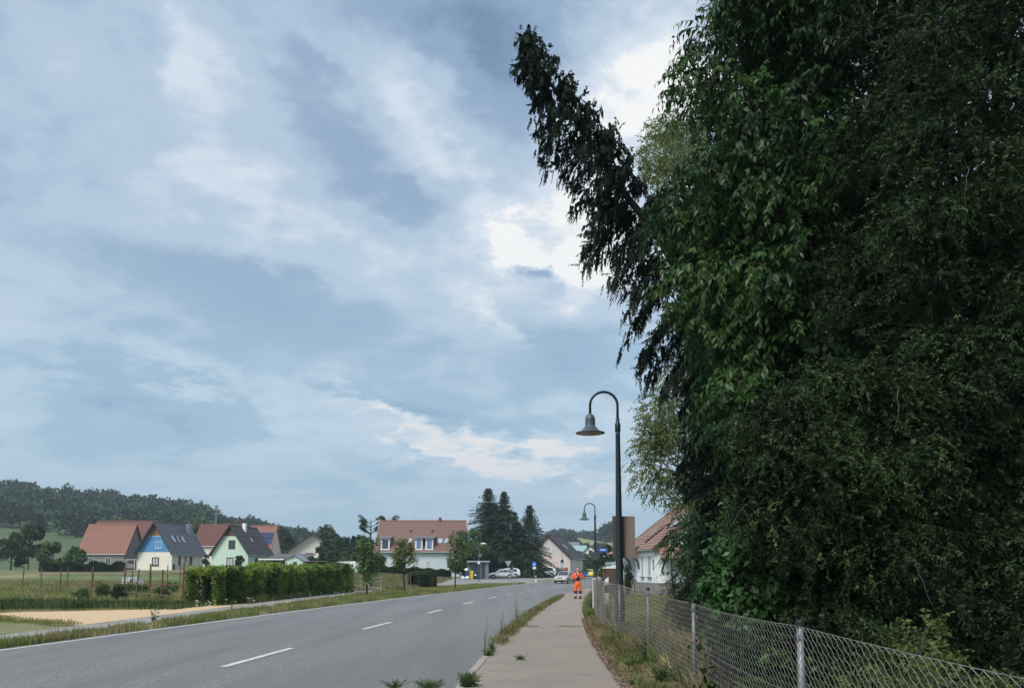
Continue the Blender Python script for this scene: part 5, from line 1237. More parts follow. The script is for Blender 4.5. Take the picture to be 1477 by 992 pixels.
# ------------------------------------------------------------------ spruces and columns
def spruce(label, px, ytop, d, wpx, seed, m='spruce', zb=None, top_open=1.0, full=1.0, name='spruce_tree', blunt=1.0):
    blunt = .28 + blunt * .72
    rn = np.random.default_rng(seed); rd = random.Random(seed); x = X(px, d); zb = gz(x, d) if zb is None else zb; H = zc(px, ytop, d) - zb; R = wpx * d / F / 2 * 1.36
    r = thing(name, label, 'tree', (x, d, zb)); mb = MB(); mb.tube([(0, 0, -.3), (0, 0, H * .5), (0, 0, H)], [.28, .16, .02], 7)
    Pn, D, Ln = [], [], []
    z = .9; 
    while z < H - .1:
        t = z / H; rad = R * ((1 - t) ** blunt) * (1 + .0) + .04; nb = int(7 + 5 * full)
        a0 = rd.uniform(0, 6)
        for k in range(nb):
            a = a0 + 2 * pi * k / nb + rd.uniform(-.25, .25); L = rad * rd.choice([.55, .75, .9, 1.0, 1.15, 1.4]) * rd.uniform(.85, 1.1); lift = .35 if t > .85 else (.1 if t > .6 else -.12)
            dv = Vector((cos(a), sin(a), lift)); e = Vector((0, 0, z)) + dv * L
            mb.tube([(0, 0, z), tuple(e)], [.035, .01], 3, cap=False)
            for q in range(max(2, int(L / .42))):
                s = (q + .6) / max(2, int(L / .42)); p = Vector((0, 0, z)) + dv * L * s; p.z -= .18 * L * s * s
                for sgn in (-1, 1):
                    Pn.append(tuple(p)); D.append((cos(a + sgn * .6), sin(a + sgn * .6), -.30)); Ln.append((.26 + .30 * L * (1 - s) + .1) * min(1, .10 + 2.6 * (1 - t)))
        z += rd.uniform(.30, .46) * (1 if t < .7 else .8)
    mb.build('trunk', M['bark_dark'], r)
    V, T = fronds(rn, np.array(Pn), np.array(D), np.array(Ln), 7, .32, .10, .25, 35, .3, taper=.4)
    np_mesh('crown', V, 4, M[m], r, T); return r
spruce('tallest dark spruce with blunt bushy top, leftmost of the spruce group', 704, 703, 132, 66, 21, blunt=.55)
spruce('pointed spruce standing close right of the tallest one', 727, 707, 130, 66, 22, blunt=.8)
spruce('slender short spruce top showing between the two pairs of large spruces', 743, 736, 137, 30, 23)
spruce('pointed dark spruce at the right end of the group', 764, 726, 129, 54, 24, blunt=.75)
spruce('full dark spruce standing behind the two tallest ones', 714, 728, 136, 70, 33)
spruce('broad dark spruce behind the slender short one', 749, 752, 135, 66, 34)
spruce('low dark spruce filling the gap behind the parked white estate car', 745, 765, 131, 60, 25, blunt=.5)
spruce('small dark conifer in front of the cream chalet', 487, 775, 155, 20, 26)
spruce('narrow dark conifer right of the chalet trees', 499, 773, 150, 16, 27)
spruce('dense narrow cypress beside the dark green tree', 509, 772, 146, 14, 28, blunt=.45)
spruce('slim dark cypress close to the salmon roofed house', 516, 776, 143, 13, 29, blunt=.45)
# sparse sprawling conifer behind the long house
def sparse(label, px, ytop, d, wpx, seed, tilt=.5):
    rd = random.Random(seed); rn = np.random.default_rng(seed); x = X(px, d); zb = gz(x, d); H = zc(px, ytop, d) - zb; r = thing('sparse_conifer', label, 'tree', (x, d, zb)); mb = MB()
    mb.tube([(0, 0, 0), (0, 0, H * .6), (0, 0, H * .92)], [.25, .15, .05], 6); Pn, D, Ln = [], [], []
    for i in range(24):
        t = rd.uniform(.40, .97); a = rd.choice([0, pi]) + rd.uniform(-.5, .5); L = wpx * d / F / 2 * rd.uniform(.6, 1.1) * (1.2 - t * .5)
        e = Vector((cos(a) * L, sin(a) * L, t * H + L * tilt * rd.uniform(.3, 1))); st = Vector((0, 0, t * H * .93)); mb.tube(sag(st, e, -.2), [.07, .05, .04, .03, .015], 4)
        for k in range(22):
            p = st.lerp(e, rd.uniform(.3, 1)); Pn.append(tuple(p)); D.append((cos(a), sin(a) + rd.uniform(-1, 1), rd.uniform(-.3, .8))); Ln.append(.8)
    mb.build('trunk', M['bark_dark'], r); V, T = fronds(rn, np.array(Pn), np.array(D), np.array(Ln), 7, .42, .14, .2, 50, .1); np_mesh('crown', V, 4, M['boxhedge'], r, T)
sparse('sparse conifer with upswept arms behind the left end of the long roof', 534, 742, 146, 42, 31)
sparse('thin conifer crown showing just above the left end of the salmon roof', 560, 740, 152, 30, 32)

# ------------------------------------------------------------------ hedges
def hedge(name, label, path, w, hf, m, n, L, W, zb=None, seed=1, shoots=0, cat='hedge'):
    rn = np.random.default_rng(seed); o = path[0]; r = thing(name, label, cat, (o[0], o[1], 0)); V = []
    seg = [(Vector(a), Vector(b)) for a, b in zip(path, path[1:])]; Ls = np.array([(b - a).length for a, b in seg]); Ls = Ls / Ls.sum()
    k = rn.choice(len(seg), n, p=Ls); t = rn.uniform(0, 1, n)
    A = np.array([s[0] for s in seg])[k]; Bq = np.array([s[1] for s in seg])[k]; c = A + (Bq - A) * t[:, None]; dv = nrm(Bq - A); nv = np.stack([dv[:, 1], -dv[:, 0]], 1)
    arc = (k + t) * 3.0
    hh = np.array([hf(float(q)) for q in arc])
    lump = 1 + .22 * np.sin(c[:, 0] * 3.1 + c[:, 1] * 2.3) + .16 * np.sin(c[:, 1] * 5.7)
    face = rn.uniform(0, 1, n); u = rn.uniform(-1, 1, n); zz = rn.uniform(.02, 1, n)
    top = face < .32; u = np.where(top, u, np.sign(u) * rn.uniform(.72, 1.0, n) * (1 - .25 * zz ** 3)); zz = np.where(top, rn.uniform(.86, 1.03, n) - .12 * u * u, zz)
    pos = np.stack([c[:, 0] + nv[:, 0] * u * w / 2 * lump - o[0], c[:, 1] + nv[:, 1] * u * w / 2 * lump - o[1], zz * hh * (1 + .5 * (lump - 1))], 1)
    g = np.array([gz(a, b) for a, b in zip(c[:, 0], c[:, 1])]) if zb is None else zb
    pos[:, 2] += g
    out = np.stack([nv[:, 0] * u, nv[:, 1] * u, np.where(top, 1.0, .15)], 1) + rn.normal(0, .55, (n, 3))
    Vq = leafquads(pos, out, nrm(out + rn.normal(0, .8, (n, 3))), L * rn.uniform(.6, 1.3, n), W * rn.uniform(.7, 1.2, n))
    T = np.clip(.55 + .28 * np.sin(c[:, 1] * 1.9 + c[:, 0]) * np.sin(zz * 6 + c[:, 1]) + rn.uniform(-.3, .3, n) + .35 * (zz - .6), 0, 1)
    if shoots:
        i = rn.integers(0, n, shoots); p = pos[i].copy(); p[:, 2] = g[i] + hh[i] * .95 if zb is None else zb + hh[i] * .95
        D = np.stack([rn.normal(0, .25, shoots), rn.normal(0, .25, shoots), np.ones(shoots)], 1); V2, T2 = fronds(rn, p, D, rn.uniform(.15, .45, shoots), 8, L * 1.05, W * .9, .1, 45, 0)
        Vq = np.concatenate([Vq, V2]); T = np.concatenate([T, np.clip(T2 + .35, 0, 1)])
    np_mesh('foliage', Vq, 4, M[m], r, T)
    mb = MB()
    for (a, b) in seg:
        nst = int((b - a).length / .55)
        for i in range(nst):
            p = a.lerp(b, (i + .5) / nst); zg = gz(p.x, p.y) if zb is None else zb
            for q in range(3): mb.tube([(p.x - o[0], p.y - o[1], zg), (p.x - o[0] + random.uniform(-.3, .3), p.y - o[1] + random.uniform(-.3, .3), zg + 1.1)], [.02, .008], 4)
    mb.build('stems', M['bark_dark'], r)
    return r
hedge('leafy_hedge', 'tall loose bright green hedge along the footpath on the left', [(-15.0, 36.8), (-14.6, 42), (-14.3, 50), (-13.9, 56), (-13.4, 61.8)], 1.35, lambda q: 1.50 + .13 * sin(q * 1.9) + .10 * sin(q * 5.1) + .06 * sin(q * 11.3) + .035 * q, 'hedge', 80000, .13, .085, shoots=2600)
hedge('boxy_hedge', 'small clipped dark green block of hedge on the grass strip', [(-9.6, 75), (-8.35, 78)], 1.5, lambda q: 1.42, 'boxhedge', 16000, .12, .08, seed=2)
tt = [(X(552, 118), 118), (X(600, 116), 116), (X(650, 116), 116)]
hedge('low_hedge', 'low dark green hedge in front of the long pale blue house', tt, 1.2, lambda q: 1.0, 'boxhedge', 16000, .3, .2, seed=3)
hedge('clipped_hedge', 'clipped hedge with flat light top behind the parked white estate car', [(X(747, 130), 130), (X(765, 130), 130)], .9, lambda q: 1.15, 'boxhedge', 5000, .2, .14, seed=4)
hedge('garden_hedge', 'dark hedge in the garden behind the orange roofed house', [(X(60, 128), 128), (X(178, 128), 128)], 1.2, lambda q: 1.2 + .3 * sin(q * 7), 'boxhedge', 12000, .3, .2, seed=5)
# ------------------------------------------------------------------ the big trees on the right
def rand_poly(rd, poly, n, mind=0):
    xs = [p[0] for p in poly]; ys = [p[1] for p in poly]; out = []
    while len(out) < n:
        p = (rd.uniform(min(xs), max(xs)), rd.uniform(min(ys), max(ys)))
        if in_poly(*p, poly) and all((p[0] - q[0]) ** 2 + (p[1] - q[1]) ** 2 > mind * mind for q in out): out.append(p)
        elif mind: mind *= .995
    return out
def big_tree(name, label, base, trunk_px, clumps, rad, nfr, fr, m, bark, seed, trunk_r=(.25, .08), tint_bias=0.0, inner=0, inner_m='inner', shrub=False, cat='tree', limb_r=.05, dvec=(.8, .5, -.3), squash=.8, twigs=6):
    """clumps: leaf masses as (px, py, distance); fr: arguments of fronds"""
    rn = np.random.default_rng(seed); rd = random.Random(seed)
    bx, by, bz = base; r = thing(name, label, cat, (bx, by, bz)); O = Vector(base)
    tp = [Vector((0, 0, -.1))] + [P(*t) - O for t in trunk_px]
    mb = MB(); k = len(tp)
    if not shrub: mb.tube(tp, [trunk_r[0] + (trunk_r[1] - trunk_r[0]) * i / (k - 1) for i in range(k)], 10)
    Pn, D, Ps = [], [], []
    for (a, b, c) in clumps:
        C = P(a, b, c) - O; R = rad * rd.uniform(.7, 1.25)
        if C.x + bx < fx(c) + R * .9 and C.z < 2.6: continue
        if shrub: st = Vector((C.x * .5 + rd.uniform(-.2, .2), C.y * .5, 0))
        else:
            best = None
            for i in range(k - 1):
                for t in (0, .25, .5, .75):
                    q = tp[i].lerp(tp[i + 1], t)
                    if q.z < C.z - .15 * (C - q).length or q.z < 1.5:
                        dd = (q - C).length + max(0, q.z - C.z) * 2
                        if best is None or dd < best[0]: best = (dd, q)
            st = best[1] if best else tp[0]
        mb.tube(sag(st, C, .15, 5), [limb_r, limb_r * .8, limb_r * .6, limb_r * .4, limb_r * .25], 5, cap=False)
        n = max(4, int(nfr * rd.uniform(.75, 1.25)))
        pts, u = shell(rn, n, C, (R, R, R * squash), .3)
        out = np.array((C - st).normalized())
        dd = u * dvec[0] + rn.normal(0, dvec[1], (n, 3)) + Z * dvec[2] + out * .35
        Pn.append(pts); D.append(dd)
        for q in range(min(twigs, n)): mb.tube([C, Vector(pts[q]).lerp(C, .4) + Vector((0, 0, .03)), Vector(pts[q])], [limb_r * .25, limb_r * .15, .004], 3, cap=False)
    mb.build('branches' if shrub else 'trunk', M[bark], r)
    Pn = np.concatenate(Pn); D = np.concatenate(D)
    V, T = fronds(rn, Pn, D, *fr[:-1], **fr[-1])
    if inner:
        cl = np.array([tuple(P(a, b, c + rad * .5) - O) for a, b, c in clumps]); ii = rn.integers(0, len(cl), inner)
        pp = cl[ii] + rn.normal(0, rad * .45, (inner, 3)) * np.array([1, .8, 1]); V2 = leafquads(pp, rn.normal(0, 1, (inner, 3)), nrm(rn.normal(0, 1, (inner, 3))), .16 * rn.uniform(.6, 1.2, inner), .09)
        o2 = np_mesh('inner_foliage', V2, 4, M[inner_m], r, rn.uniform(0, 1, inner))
    T = np.clip(T + tint_bias, 0, 1)
    o = np_mesh('crown', V, 4, M[m], r, T)
    return r, V, T, O
rd = random.Random(77)
def lay(poly, n, d0, d1, mind, dslope=0): return [(a, b, rd.uniform(d0, d1)) for a, b in rand_poly(rd, poly, n, mind)]

# cherry
CH = [(1070, -60), (1040, 45), (1025, 75), (1018, 110), (1035, 160), (1025, 215), (1008, 262), (990, 300), (1000, 350), (1003, 395), (1015, 450), (1025, 500), (1030, 550), (1050, 590), (1100, 620), (1170, 590), (1215, 500), (1220, 330), (1225, 200), (1220, 60), (1200, -60)]
cl = lay(CH, 190, 12.0, 14.6, 20) + [(1000, 105, 13.4), (1018, 40, 13.4), (1000, 140, 13.4), (975, 300, 13.2), (968, 330, 13.2), (980, 420, 13.3), (1010, 470, 13.0), (1060, 610, 12.2), (1120, 620, 12), (1180, 600, 11), (1230, 590, 10.5), (1270, 600, 10.2), (1060, 560, 12.5), (1250, 560, 10.6)]
base = (X(1110, 14.5), 14.5, .09)
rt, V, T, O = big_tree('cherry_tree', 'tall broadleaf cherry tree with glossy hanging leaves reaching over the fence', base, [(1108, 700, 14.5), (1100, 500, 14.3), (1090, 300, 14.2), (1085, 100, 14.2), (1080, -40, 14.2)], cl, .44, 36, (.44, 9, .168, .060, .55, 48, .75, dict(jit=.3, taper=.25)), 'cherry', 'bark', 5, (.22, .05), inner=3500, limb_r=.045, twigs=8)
# the leaves that show largest hang as single leaves
base_v = V.reshape(-1, 4, 3); cen_l = base_v.mean(1) + np.array(O)
size = np.linalg.norm(base_v[:, 2] - base_v[:, 0], axis=1) / cen_l[:, 1]
orderl = np.argsort(-size)[:300]
lm = bpy.data.meshes.new('leaf'); lv = []
prof = [(0, 0), (.25, .55), (.5, 1.0), (.78, .6), (1, 0)]
for t, w in prof: lv += [(t, -w / 2, .06 * w - .16 * t * t), (t, 0, -.16 * t * t), (t, w / 2, .06 * w - .16 * t * t)]
lf = []
for i in range(4):
    a = 3 * i; lf += [(a, a + 1, a + 4, a + 3), (a + 1, a + 2, a + 5, a + 4)]
lm.from_pydata(lv, [], lf); lm.materials.append(leafmat('single_cherry_leaf', (.03, .075, .016), (.03, .075, .016), .35, .35, .5))
at_ = lm.attributes.new('tint', 'FLOAT', 'FACE')
for i in orderl:
    q = base_v[i]; a = Vector(q[0]); dv = Vector(q[2]) - a; L = dv.length * 1.02; dv.normalize(); wv_ = (Vector(q[1]) - Vector(q[3])); W = wv_.length; wv_.normalize(); nn = dv.cross(wv_).normalized(); wv_ = nn.cross(dv).normalized()
    o = bpy.data.objects.new('leaf', lm); COL.objects.link(o); o.parent = rt
    o.matrix_local = Matrix(((dv.x * L, wv_.x * W, nn.x * L, a.x), (dv.y * L, wv_.y * W, nn.y * L, a.y), (dv.z * L, wv_.z * W, nn.z * L, a.z), (0, 0, 0, 1)))

# leaning drooping conifer, and its upright neighbour
def draping(name, label, trunk, d, lens, nbr, seed, base=None, tr=(.22, .04), start=0.0, up_scale=.45, gdrop=.5, side_bias=0.0):
    rn = np.random.default_rng(seed); rd = random.Random(seed)
    pts = [P(a, b, c) for a, b, c in trunk]           # tip first
    O = base or Vector((pts[-1].x, pts[-1].y, .09)); r = thing(name, label, 'tree', tuple(O)); tp = [p - O for p in pts]
    line = catmull([tuple(p) for p in tp], 10) if len(tp) > 2 else tp
    cum = [0]
    for a, b in zip(line, line[1:]): cum.append(cum[-1] + (b - a).length)
    tot = cum[-1]
    mb = MB(); mb.tube(line, [tr[1] * .3 + (tr[0] - tr[1] * .3) * (c / tot) for c in cum], 8)
    def at(s):
        s = min(max(s, 0), tot - 1e-4)
        for i in range(len(line) - 1):
            if cum[i] <= s <= cum[i + 1]: return line[i].lerp(line[i + 1], (s - cum[i]) / (cum[i + 1] - cum[i])), (line[i] - line[i + 1]).normalized()
    Pn, D, Ln = [], [], []
    for i in range(nbr):
        u = (i + rd.random()) / nbr; s = start + (tot - start) * u; p, tdir = at(s)
        Lmax = float(np.interp(s, [x[0] for x in lens], [x[1] for x in lens]))
        a = rd.uniform(0, 2 * pi); e1 = tdir.cross(Vector((0, 1, 0))).normalized(); e2 = tdir.cross(e1)
        perp = e1 * cos(a) + e2 * sin(a); up = perp.z
        L = Lmax * rd.uniform(.55, 1.1) * (up_scale + (1 - up_scale) * (1 - max(-.3, up)) / 1.3)
        dirv = (perp * .9 + tdir * .35).normalized(); prev = p; path = [p]
        k = 6
        for j in range(1, k + 1):
            t = j / k; q = p + dirv * L * t - Vector((0, 0, 1)) * gdrop * L * t * t * (1.2 if up < 0 else .5); path.append(q)
        mb.tube(path, [.03 * (1 - j / (k + .5)) * max(.4, L / 2) + .004 for j in range(k + 1)], 4, cap=False)
        m_ = int(14 + L * 26)
        for j in range(m_):
            t = rd.uniform(.06, 1) ** .55; f = t * k; q = path[int(min(f, k - 1))].lerp(path[int(min(f, k - 1)) + 1], min(1, f - int(min(f, k - 1))))
            q = q + Vector((rd.gauss(0, .07), rd.gauss(0, .07), rd.gauss(0, .04)))
            Pn.append(tuple(q)); v = dirv * rd.uniform(.1, .55) + Vector((rd.gauss(0, .22), rd.gauss(0, .22), -1.0 if rd.random() < .85 else .1)); D.append(tuple(v)); Ln.append(rd.uniform(.12, .34) * (.6 + .4 * min(1, L / 1.5)))
    mb.build('trunk', M['bark_dark'], r)
    V, T = fronds(rn, np.array(Pn), np.array(D), np.array(Ln), 12, .085, .042, .25, 32, .5, taper=.4, jit=.25)
    np_mesh('crown', V, 4, M['conifer'], r, T); return r
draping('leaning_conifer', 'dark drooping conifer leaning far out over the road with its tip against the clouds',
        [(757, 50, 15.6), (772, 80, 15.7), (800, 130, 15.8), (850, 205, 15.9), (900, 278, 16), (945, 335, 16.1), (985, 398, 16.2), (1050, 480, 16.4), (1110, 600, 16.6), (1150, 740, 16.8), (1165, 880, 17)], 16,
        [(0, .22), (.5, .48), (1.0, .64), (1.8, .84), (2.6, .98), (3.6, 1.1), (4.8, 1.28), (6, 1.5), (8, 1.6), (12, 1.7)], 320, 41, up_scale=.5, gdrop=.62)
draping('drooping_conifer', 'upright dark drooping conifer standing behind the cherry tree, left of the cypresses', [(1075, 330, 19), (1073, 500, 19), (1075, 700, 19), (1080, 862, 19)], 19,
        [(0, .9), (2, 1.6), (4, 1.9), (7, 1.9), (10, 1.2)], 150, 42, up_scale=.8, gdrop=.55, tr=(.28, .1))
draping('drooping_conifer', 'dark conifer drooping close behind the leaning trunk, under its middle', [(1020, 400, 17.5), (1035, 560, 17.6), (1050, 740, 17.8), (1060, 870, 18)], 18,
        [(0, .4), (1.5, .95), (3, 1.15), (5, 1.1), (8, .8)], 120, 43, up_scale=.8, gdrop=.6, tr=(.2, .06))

# birch
BI = [(950, 165), (985, 150), (1030, 170), (1050, 300), (1050, 500), (1040, 690), (1000, 720), (965, 700), (945, 670), (935, 640), (938, 590), (950, 560), (975, 480), (965, 330), (945, 250), (940, 200)]
cl = lay(BI, 66, 24.5, 27.5, 22) + [(942, 595, 25), (936, 640, 25), (930, 670, 25), (940, 690, 25), (948, 640, 25.4), (955, 675, 25.3), (965, 620, 25.4), (968, 705, 25.3), (982, 700, 25.2), (990, 730, 25), (950, 600, 25.2), (945, 245, 25), (950, 215, 25), (965, 260, 25), (960, 190, 25), (1045, 15, 25), (1070, -10, 25), (1055, 40, 25)]
big_tree('birch_tree', 'slender birch with fine pale hanging twigs behind the leaning conifer', (X(1000, 26), 26, .09), [(1000, 700, 26), (998, 500, 26), (1000, 300, 26), (1030, 120, 26), (1050, 20, 26)], cl, .62, 68, (.42, 12, .085, .055, .4, 60, .6, dict(jit=.5, taper=.2, randn=1)), 'birch', 'birchbark', 8, (.16, .04), limb_r=.03, dvec=(.6, .7, -.45))
# drooping-leaved shrub tree by the bungalow and small dark shrubs
cl = lay([(1005, 740), (1040, 735), (1075, 760), (1080, 880), (1012, 860), (1003, 800)], 34, 20, 23, 14) + [(990, 765, 22), (985, 790, 22), (992, 835, 22)]
big_tree('broadleaf_tree', 'dark leafy small tree with hanging leaves before the bungalow gable', (X(1040, 21.5), 21.5, .09), [(1040, 820, 21.5), (1038, 760, 21.5)], cl, .52, 52, (.45, 9, .15, .055, .6, 45, .8, dict(jit=.3)), 'elder', 'bark', 15, (.1, .05), tint_bias=-.35)
cl = [(a, b, rd.uniform(17, 18.5)) for a, b in rand_poly(rd, [(966, 856), (985, 846), (1005, 850), (1040, 860), (1040, 895), (975, 885)], 22, 8)]
big_tree('yew_shrub', 'low dark yew shrub behind the wire fence at the edge of the trees', (X(990, 18), 18, .09), [], cl, .30, 60, (.3, 10, .06, .025, .2, 50, .1, dict(jit=.3)), 'conifer', 'bark_dark', 16, shrub=True, cat='shrub', tint_bias=.3)
# elder
cl = lay([(1050, 800), (1075, 740), (1110, 720), (1150, 740), (1175, 800), (1180, 880), (1150, 960), (1080, 940), (1045, 890)], 44, 9.6, 11, 18) + [(1062, 850, 9.6), (1050, 835, 9.8), (1070, 870, 9.5), (1130, 700, 10.4)]
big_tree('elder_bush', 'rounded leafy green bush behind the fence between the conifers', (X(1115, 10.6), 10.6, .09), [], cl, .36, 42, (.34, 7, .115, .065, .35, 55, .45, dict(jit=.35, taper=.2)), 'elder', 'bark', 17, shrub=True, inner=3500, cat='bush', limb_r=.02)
# low bush seen through the wire fence
cl = [(a, b, rd.uniform(8.6, 10.5)) for a, b in rand_poly(rd, [(1040, 905), (1080, 900), (1150, 950), (1290, 985), (1470, 1000), (1470, 1080), (1150, 1080), (1060, 1010)], 60, 18)]
big_tree('undergrowth_bush', 'dark undergrowth bush filling the space behind the wire fence', (X(1200, 9.2), 9.2, .09), [], cl, .40, 34, (.36, 8, .10, .055, .3, 55, .3, dict(jit=.4)), 'cherry', 'twig', 18, shrub=True, inner=6000, cat='bush', limb_r=.015)
# cypresses: three trees, near layers and a tall dark mass behind
TH1 = [(1090, 600), (1130, 560), (1200, 540), (1300, 520), (1330, 560), (1330, 960), (1180, 930), (1160, 800), (1090, 760)]
cl = lay(TH1, 92, 8.6, 9.9, 26)
cyp = dict(jit=.55, taper=.3, randn=.9)
def cypress(label, base, tpx, cl, seed, rad=.42, nfr=46, inner=7000, tb=0.0):
    rt, V, T, O = big_tree('cypress_tree', label, base, tpx, cl, rad, int(nfr * 1.45), (.30, 15, .062, .026, .45, 38, .15, cyp), 'thuja', 'bark_dark', seed, (.22, .06), inner=inner, limb_r=.028, dvec=(.85, .35, -.2), squash=.34, tint_bias=tb, twigs=10)
    # pale tips: new growth at the ends of some sprays
    rn = np.random.default_rng(seed + 1); n = 2200; ii = rn.integers(0, len(V) // 4, n); pp = V.reshape(-1, 4, 3)[ii, 2]
    sel = rn.normal(0, 1, (n, 3)); V2, T2 = fronds(rn, pp, np.stack([rn.normal(-.2, .5, n), rn.normal(-.6, .4, n), rn.normal(.1, .4, n)], 1), .10, 7, .035, .017, .5, 55, .2)
    np_mesh('young_tips', V2, 4, M['thuja_tip'], rt, T2)
    mb = MB(); rq = random.Random(seed)
    for i in range(16):
        a, b, c = rq.choice(cl); p0 = P(a, b, c - .25) - O; pts = [p0]; v = Vector((rq.uniform(-.5, .5), rq.uniform(-.2, .1), rq.uniform(-.3, .1)))
        for k in range(7): v += Vector((rq.uniform(-.25, .25), rq.uniform(-.1, .1), -.12)); pts.append(pts[-1] + v * .13)
        mb = MB(); mb.tube(pts, [.007 * (1 - k / 9) for k in range(8)], 4, cap=False); mb.build('bare_twig', M['twig'], rt)
    return rt
cypress('spreading olive green cypress with pale tips nearest the fence', (X(1230, 9.9), 9.9, .09), [(1228, 800, 9.9), (1225, 680, 9.9), (1225, 590, 9.9)], cl, 61)
TH2 = [(1210, 640), (1215, 500), (1215, 300), (1225, 100), (1200, -80), (1345, -80), (1345, 640)]
cl = lay(TH2, 100, 11.0, 13.0, 27)
cypress('tall almost black cypress rising beyond the top of the picture right of the cherry', (X(1270, 12.6), 12.6, .09), [(1270, 700, 12.6), (1270, 400, 12.6), (1275, 100, 12.6), (1280, -60, 12.6)], cl, 62, .50, 44, 9000, -.25)
TH3 = [(1320, 960), (1310, 700), (1320, 300), (1310, -80), (1560, -80), (1560, 990)]
cl = lay(TH3, 150, 8.6, 11.0, 30)
cypress('dark cypress mass at the right hand edge above the last fence bay', (X(1440, 10.4), 10.4, .09), [(1440, 800, 10.4), (1438, 400, 10.4), (1440, 0, 10.4)], cl, 63, .50, 46, 9000, -.15)
# deep shade trees behind, which close the view through the lower part
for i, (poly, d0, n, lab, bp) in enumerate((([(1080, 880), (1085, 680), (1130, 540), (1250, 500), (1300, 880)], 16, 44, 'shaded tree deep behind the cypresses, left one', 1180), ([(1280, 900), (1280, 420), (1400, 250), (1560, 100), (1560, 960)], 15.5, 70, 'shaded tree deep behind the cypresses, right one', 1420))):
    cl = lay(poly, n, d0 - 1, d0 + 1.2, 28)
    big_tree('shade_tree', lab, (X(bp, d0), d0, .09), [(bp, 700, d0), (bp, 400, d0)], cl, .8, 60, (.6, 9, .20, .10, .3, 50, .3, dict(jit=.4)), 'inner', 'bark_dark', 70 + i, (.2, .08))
# a wood beyond, out of the frame on the right, so the garden has a background
cs, rs, ns = [], [], []
for i in range(60):
    d = rng.uniform(26, 60); x = rng.uniform(14 + (d - 26) * .35, 46 + d * .2); r = rng.uniform(1.6, 2.8); z = rng.uniform(1.0, 4.0); cs.append((x, d, z)); rs.append(r); ns.append(420)
V, T = crown_cloud(rng, cs, rs, ns, .5, .28)
tag(np_mesh('garden_woodland', V, 4, M['fartree'], None, T), 'dense woodland closing the gardens behind the cypresses on the right', 'woodland', kind='stuff')
# yellow-green creeper at the lower right
cl = [(a, b, rd.uniform(5.6, 6.8)) for a, b in rand_poly(rd, [(1225, 1005), (1260, 985), (1300, 925), (1325, 915), (1350, 950), (1480, 985), (1480, 1060), (1240, 1050)], 30, 14)]
big_tree('creeper_bush', 'yellow green creeper sprawling behind the nearest fence bay', (X(1350, 6.3), 6.3, .09), [], cl, .2, 22, (.26, 9, .055, .032, .4, 55, .3, dict(jit=.4)), 'creeper', 'twig', 19, shrub=True, cat='creeper', limb_r=.008, tint_bias=-.2)

# ------------------------------------------------------------------ grass and weeds
def blades(name, label, pts, h, w, m, seed, lean=.35, hv=.5, base_z=None, cat='grass'):
    rn = np.random.default_rng(seed); n = len(pts); Pn = np.array(pts, float)
    if Pn.shape[1] == 2:
        z = np.array([gz(a, b) for a, b in pts]) + (0 if base_z is None else base_z); Pn = np.column_stack([Pn, z])
    hh = h * rn.uniform(1 - hv, 1 + hv, n) * (np.asarray(1.0)); a = rn.uniform(0, 2 * pi, n); d1 = np.stack([np.cos(a), np.sin(a), np.zeros(n)], 1); d2 = np.stack([-np.sin(a), np.cos(a), np.zeros(n)], 1)
    ln = rn.uniform(0, lean, (n, 1)); tip = Pn + d1 * ln * hh[:, None] + Z * hh[:, None]; mid = Pn + d1 * ln * hh[:, None] * .35 + Z * hh[:, None] * .55
    V = np.empty((n, 4, 3)); V[:, 0] = Pn - d2 * w / 2; V[:, 1] = mid + d2 * w * .1; V[:, 2] = tip; V[:, 3] = Pn + d2 * w / 2
    V[:, 0] = Pn - d2 * w * .5; V[:, 1] = Pn + d2 * w * .5; V[:, 2] = tip; V[:, 3] = mid - d2 * w * .45
    cn = np.sin(Pn[:, 0] * 1.7 + Pn[:, 1] * .9) * .25 + .45
    o = np_mesh(name, V.reshape(-1, 3), 4, M[m], None, np.clip(cn + rn.uniform(-.4, .4, n), 0, 1)); return tag(o, label, cat, kind='stuff')
def between(rn, la, lb, y0, y1, n, edge=0.0, power=1.0):
    out = []
    while len(out) < n:
        y = y0 + (y1 - y0) * rn.random() ** power; a, b = at_y(la, y), at_y(lb, y); x = a + (b - a) * rn.random()
        if .5 + .5 * sin(x * 2.9 + y * 1.3) * sin(y * .8 + x) > rn.random() * .8: out.append((x, y))
    return out
rr = random.Random(31)
VV = lambda L: [Vector(p) for p in L]
lefx = [p + Vector((-.30, 0)) for p in lef]
blades('strip_grass', 'rough green and straw coloured grass strip between road and footpath', between(rr, pn, lefx, 14, 97, 60000, power=1.0), .13, .020, 'grass', 1)
blades('strip_grass', 'longer grass tufts along the road edge of the grass strip', between(rr, [p + Vector((-.9, 0)) for p in lef], [p + Vector((-.28, 0)) for p in lef], 14, 97, 7000), .20, .024, 'grass', 11, hv=.7)
hl_ = [Vector((-13.45, 20)), Vector((-13.5, 40)), Vector((-13.3, 55)), Vector((-13.0, 70)), Vector((-12.1, 84)), Vector((-10.8, 94))]; hb_ = [p + Vector((-1.9, 0)) for p in hl_]
blades('hedge_foot_grass', 'tall grass and herbs at the foot of the hedge', between(rr, hb_, hl_, 40, 80, 16000), .28, .03, 'grass', 2, hv=.7)
blades('rank_herbs', 'rank dark green herbs under the brown rail fence', [(x, y) for x, y in ((rr.uniform(-40, -14.5), rr.uniform(32, 40)) for _ in range(26000)) if y > 33 + (-14.5 - x) * .02 and y < 37 + (-14.5 - x) * .35], .22, .05, 'rank', 3, hv=.7)
blades('meadow_grass', 'dry and green meadow grass in front of the long house', [(rr.uniform(-26, -9), rr.uniform(64, 114)) for _ in range(42000)], .30, .05, 'drygrass', 4, hv=.6)
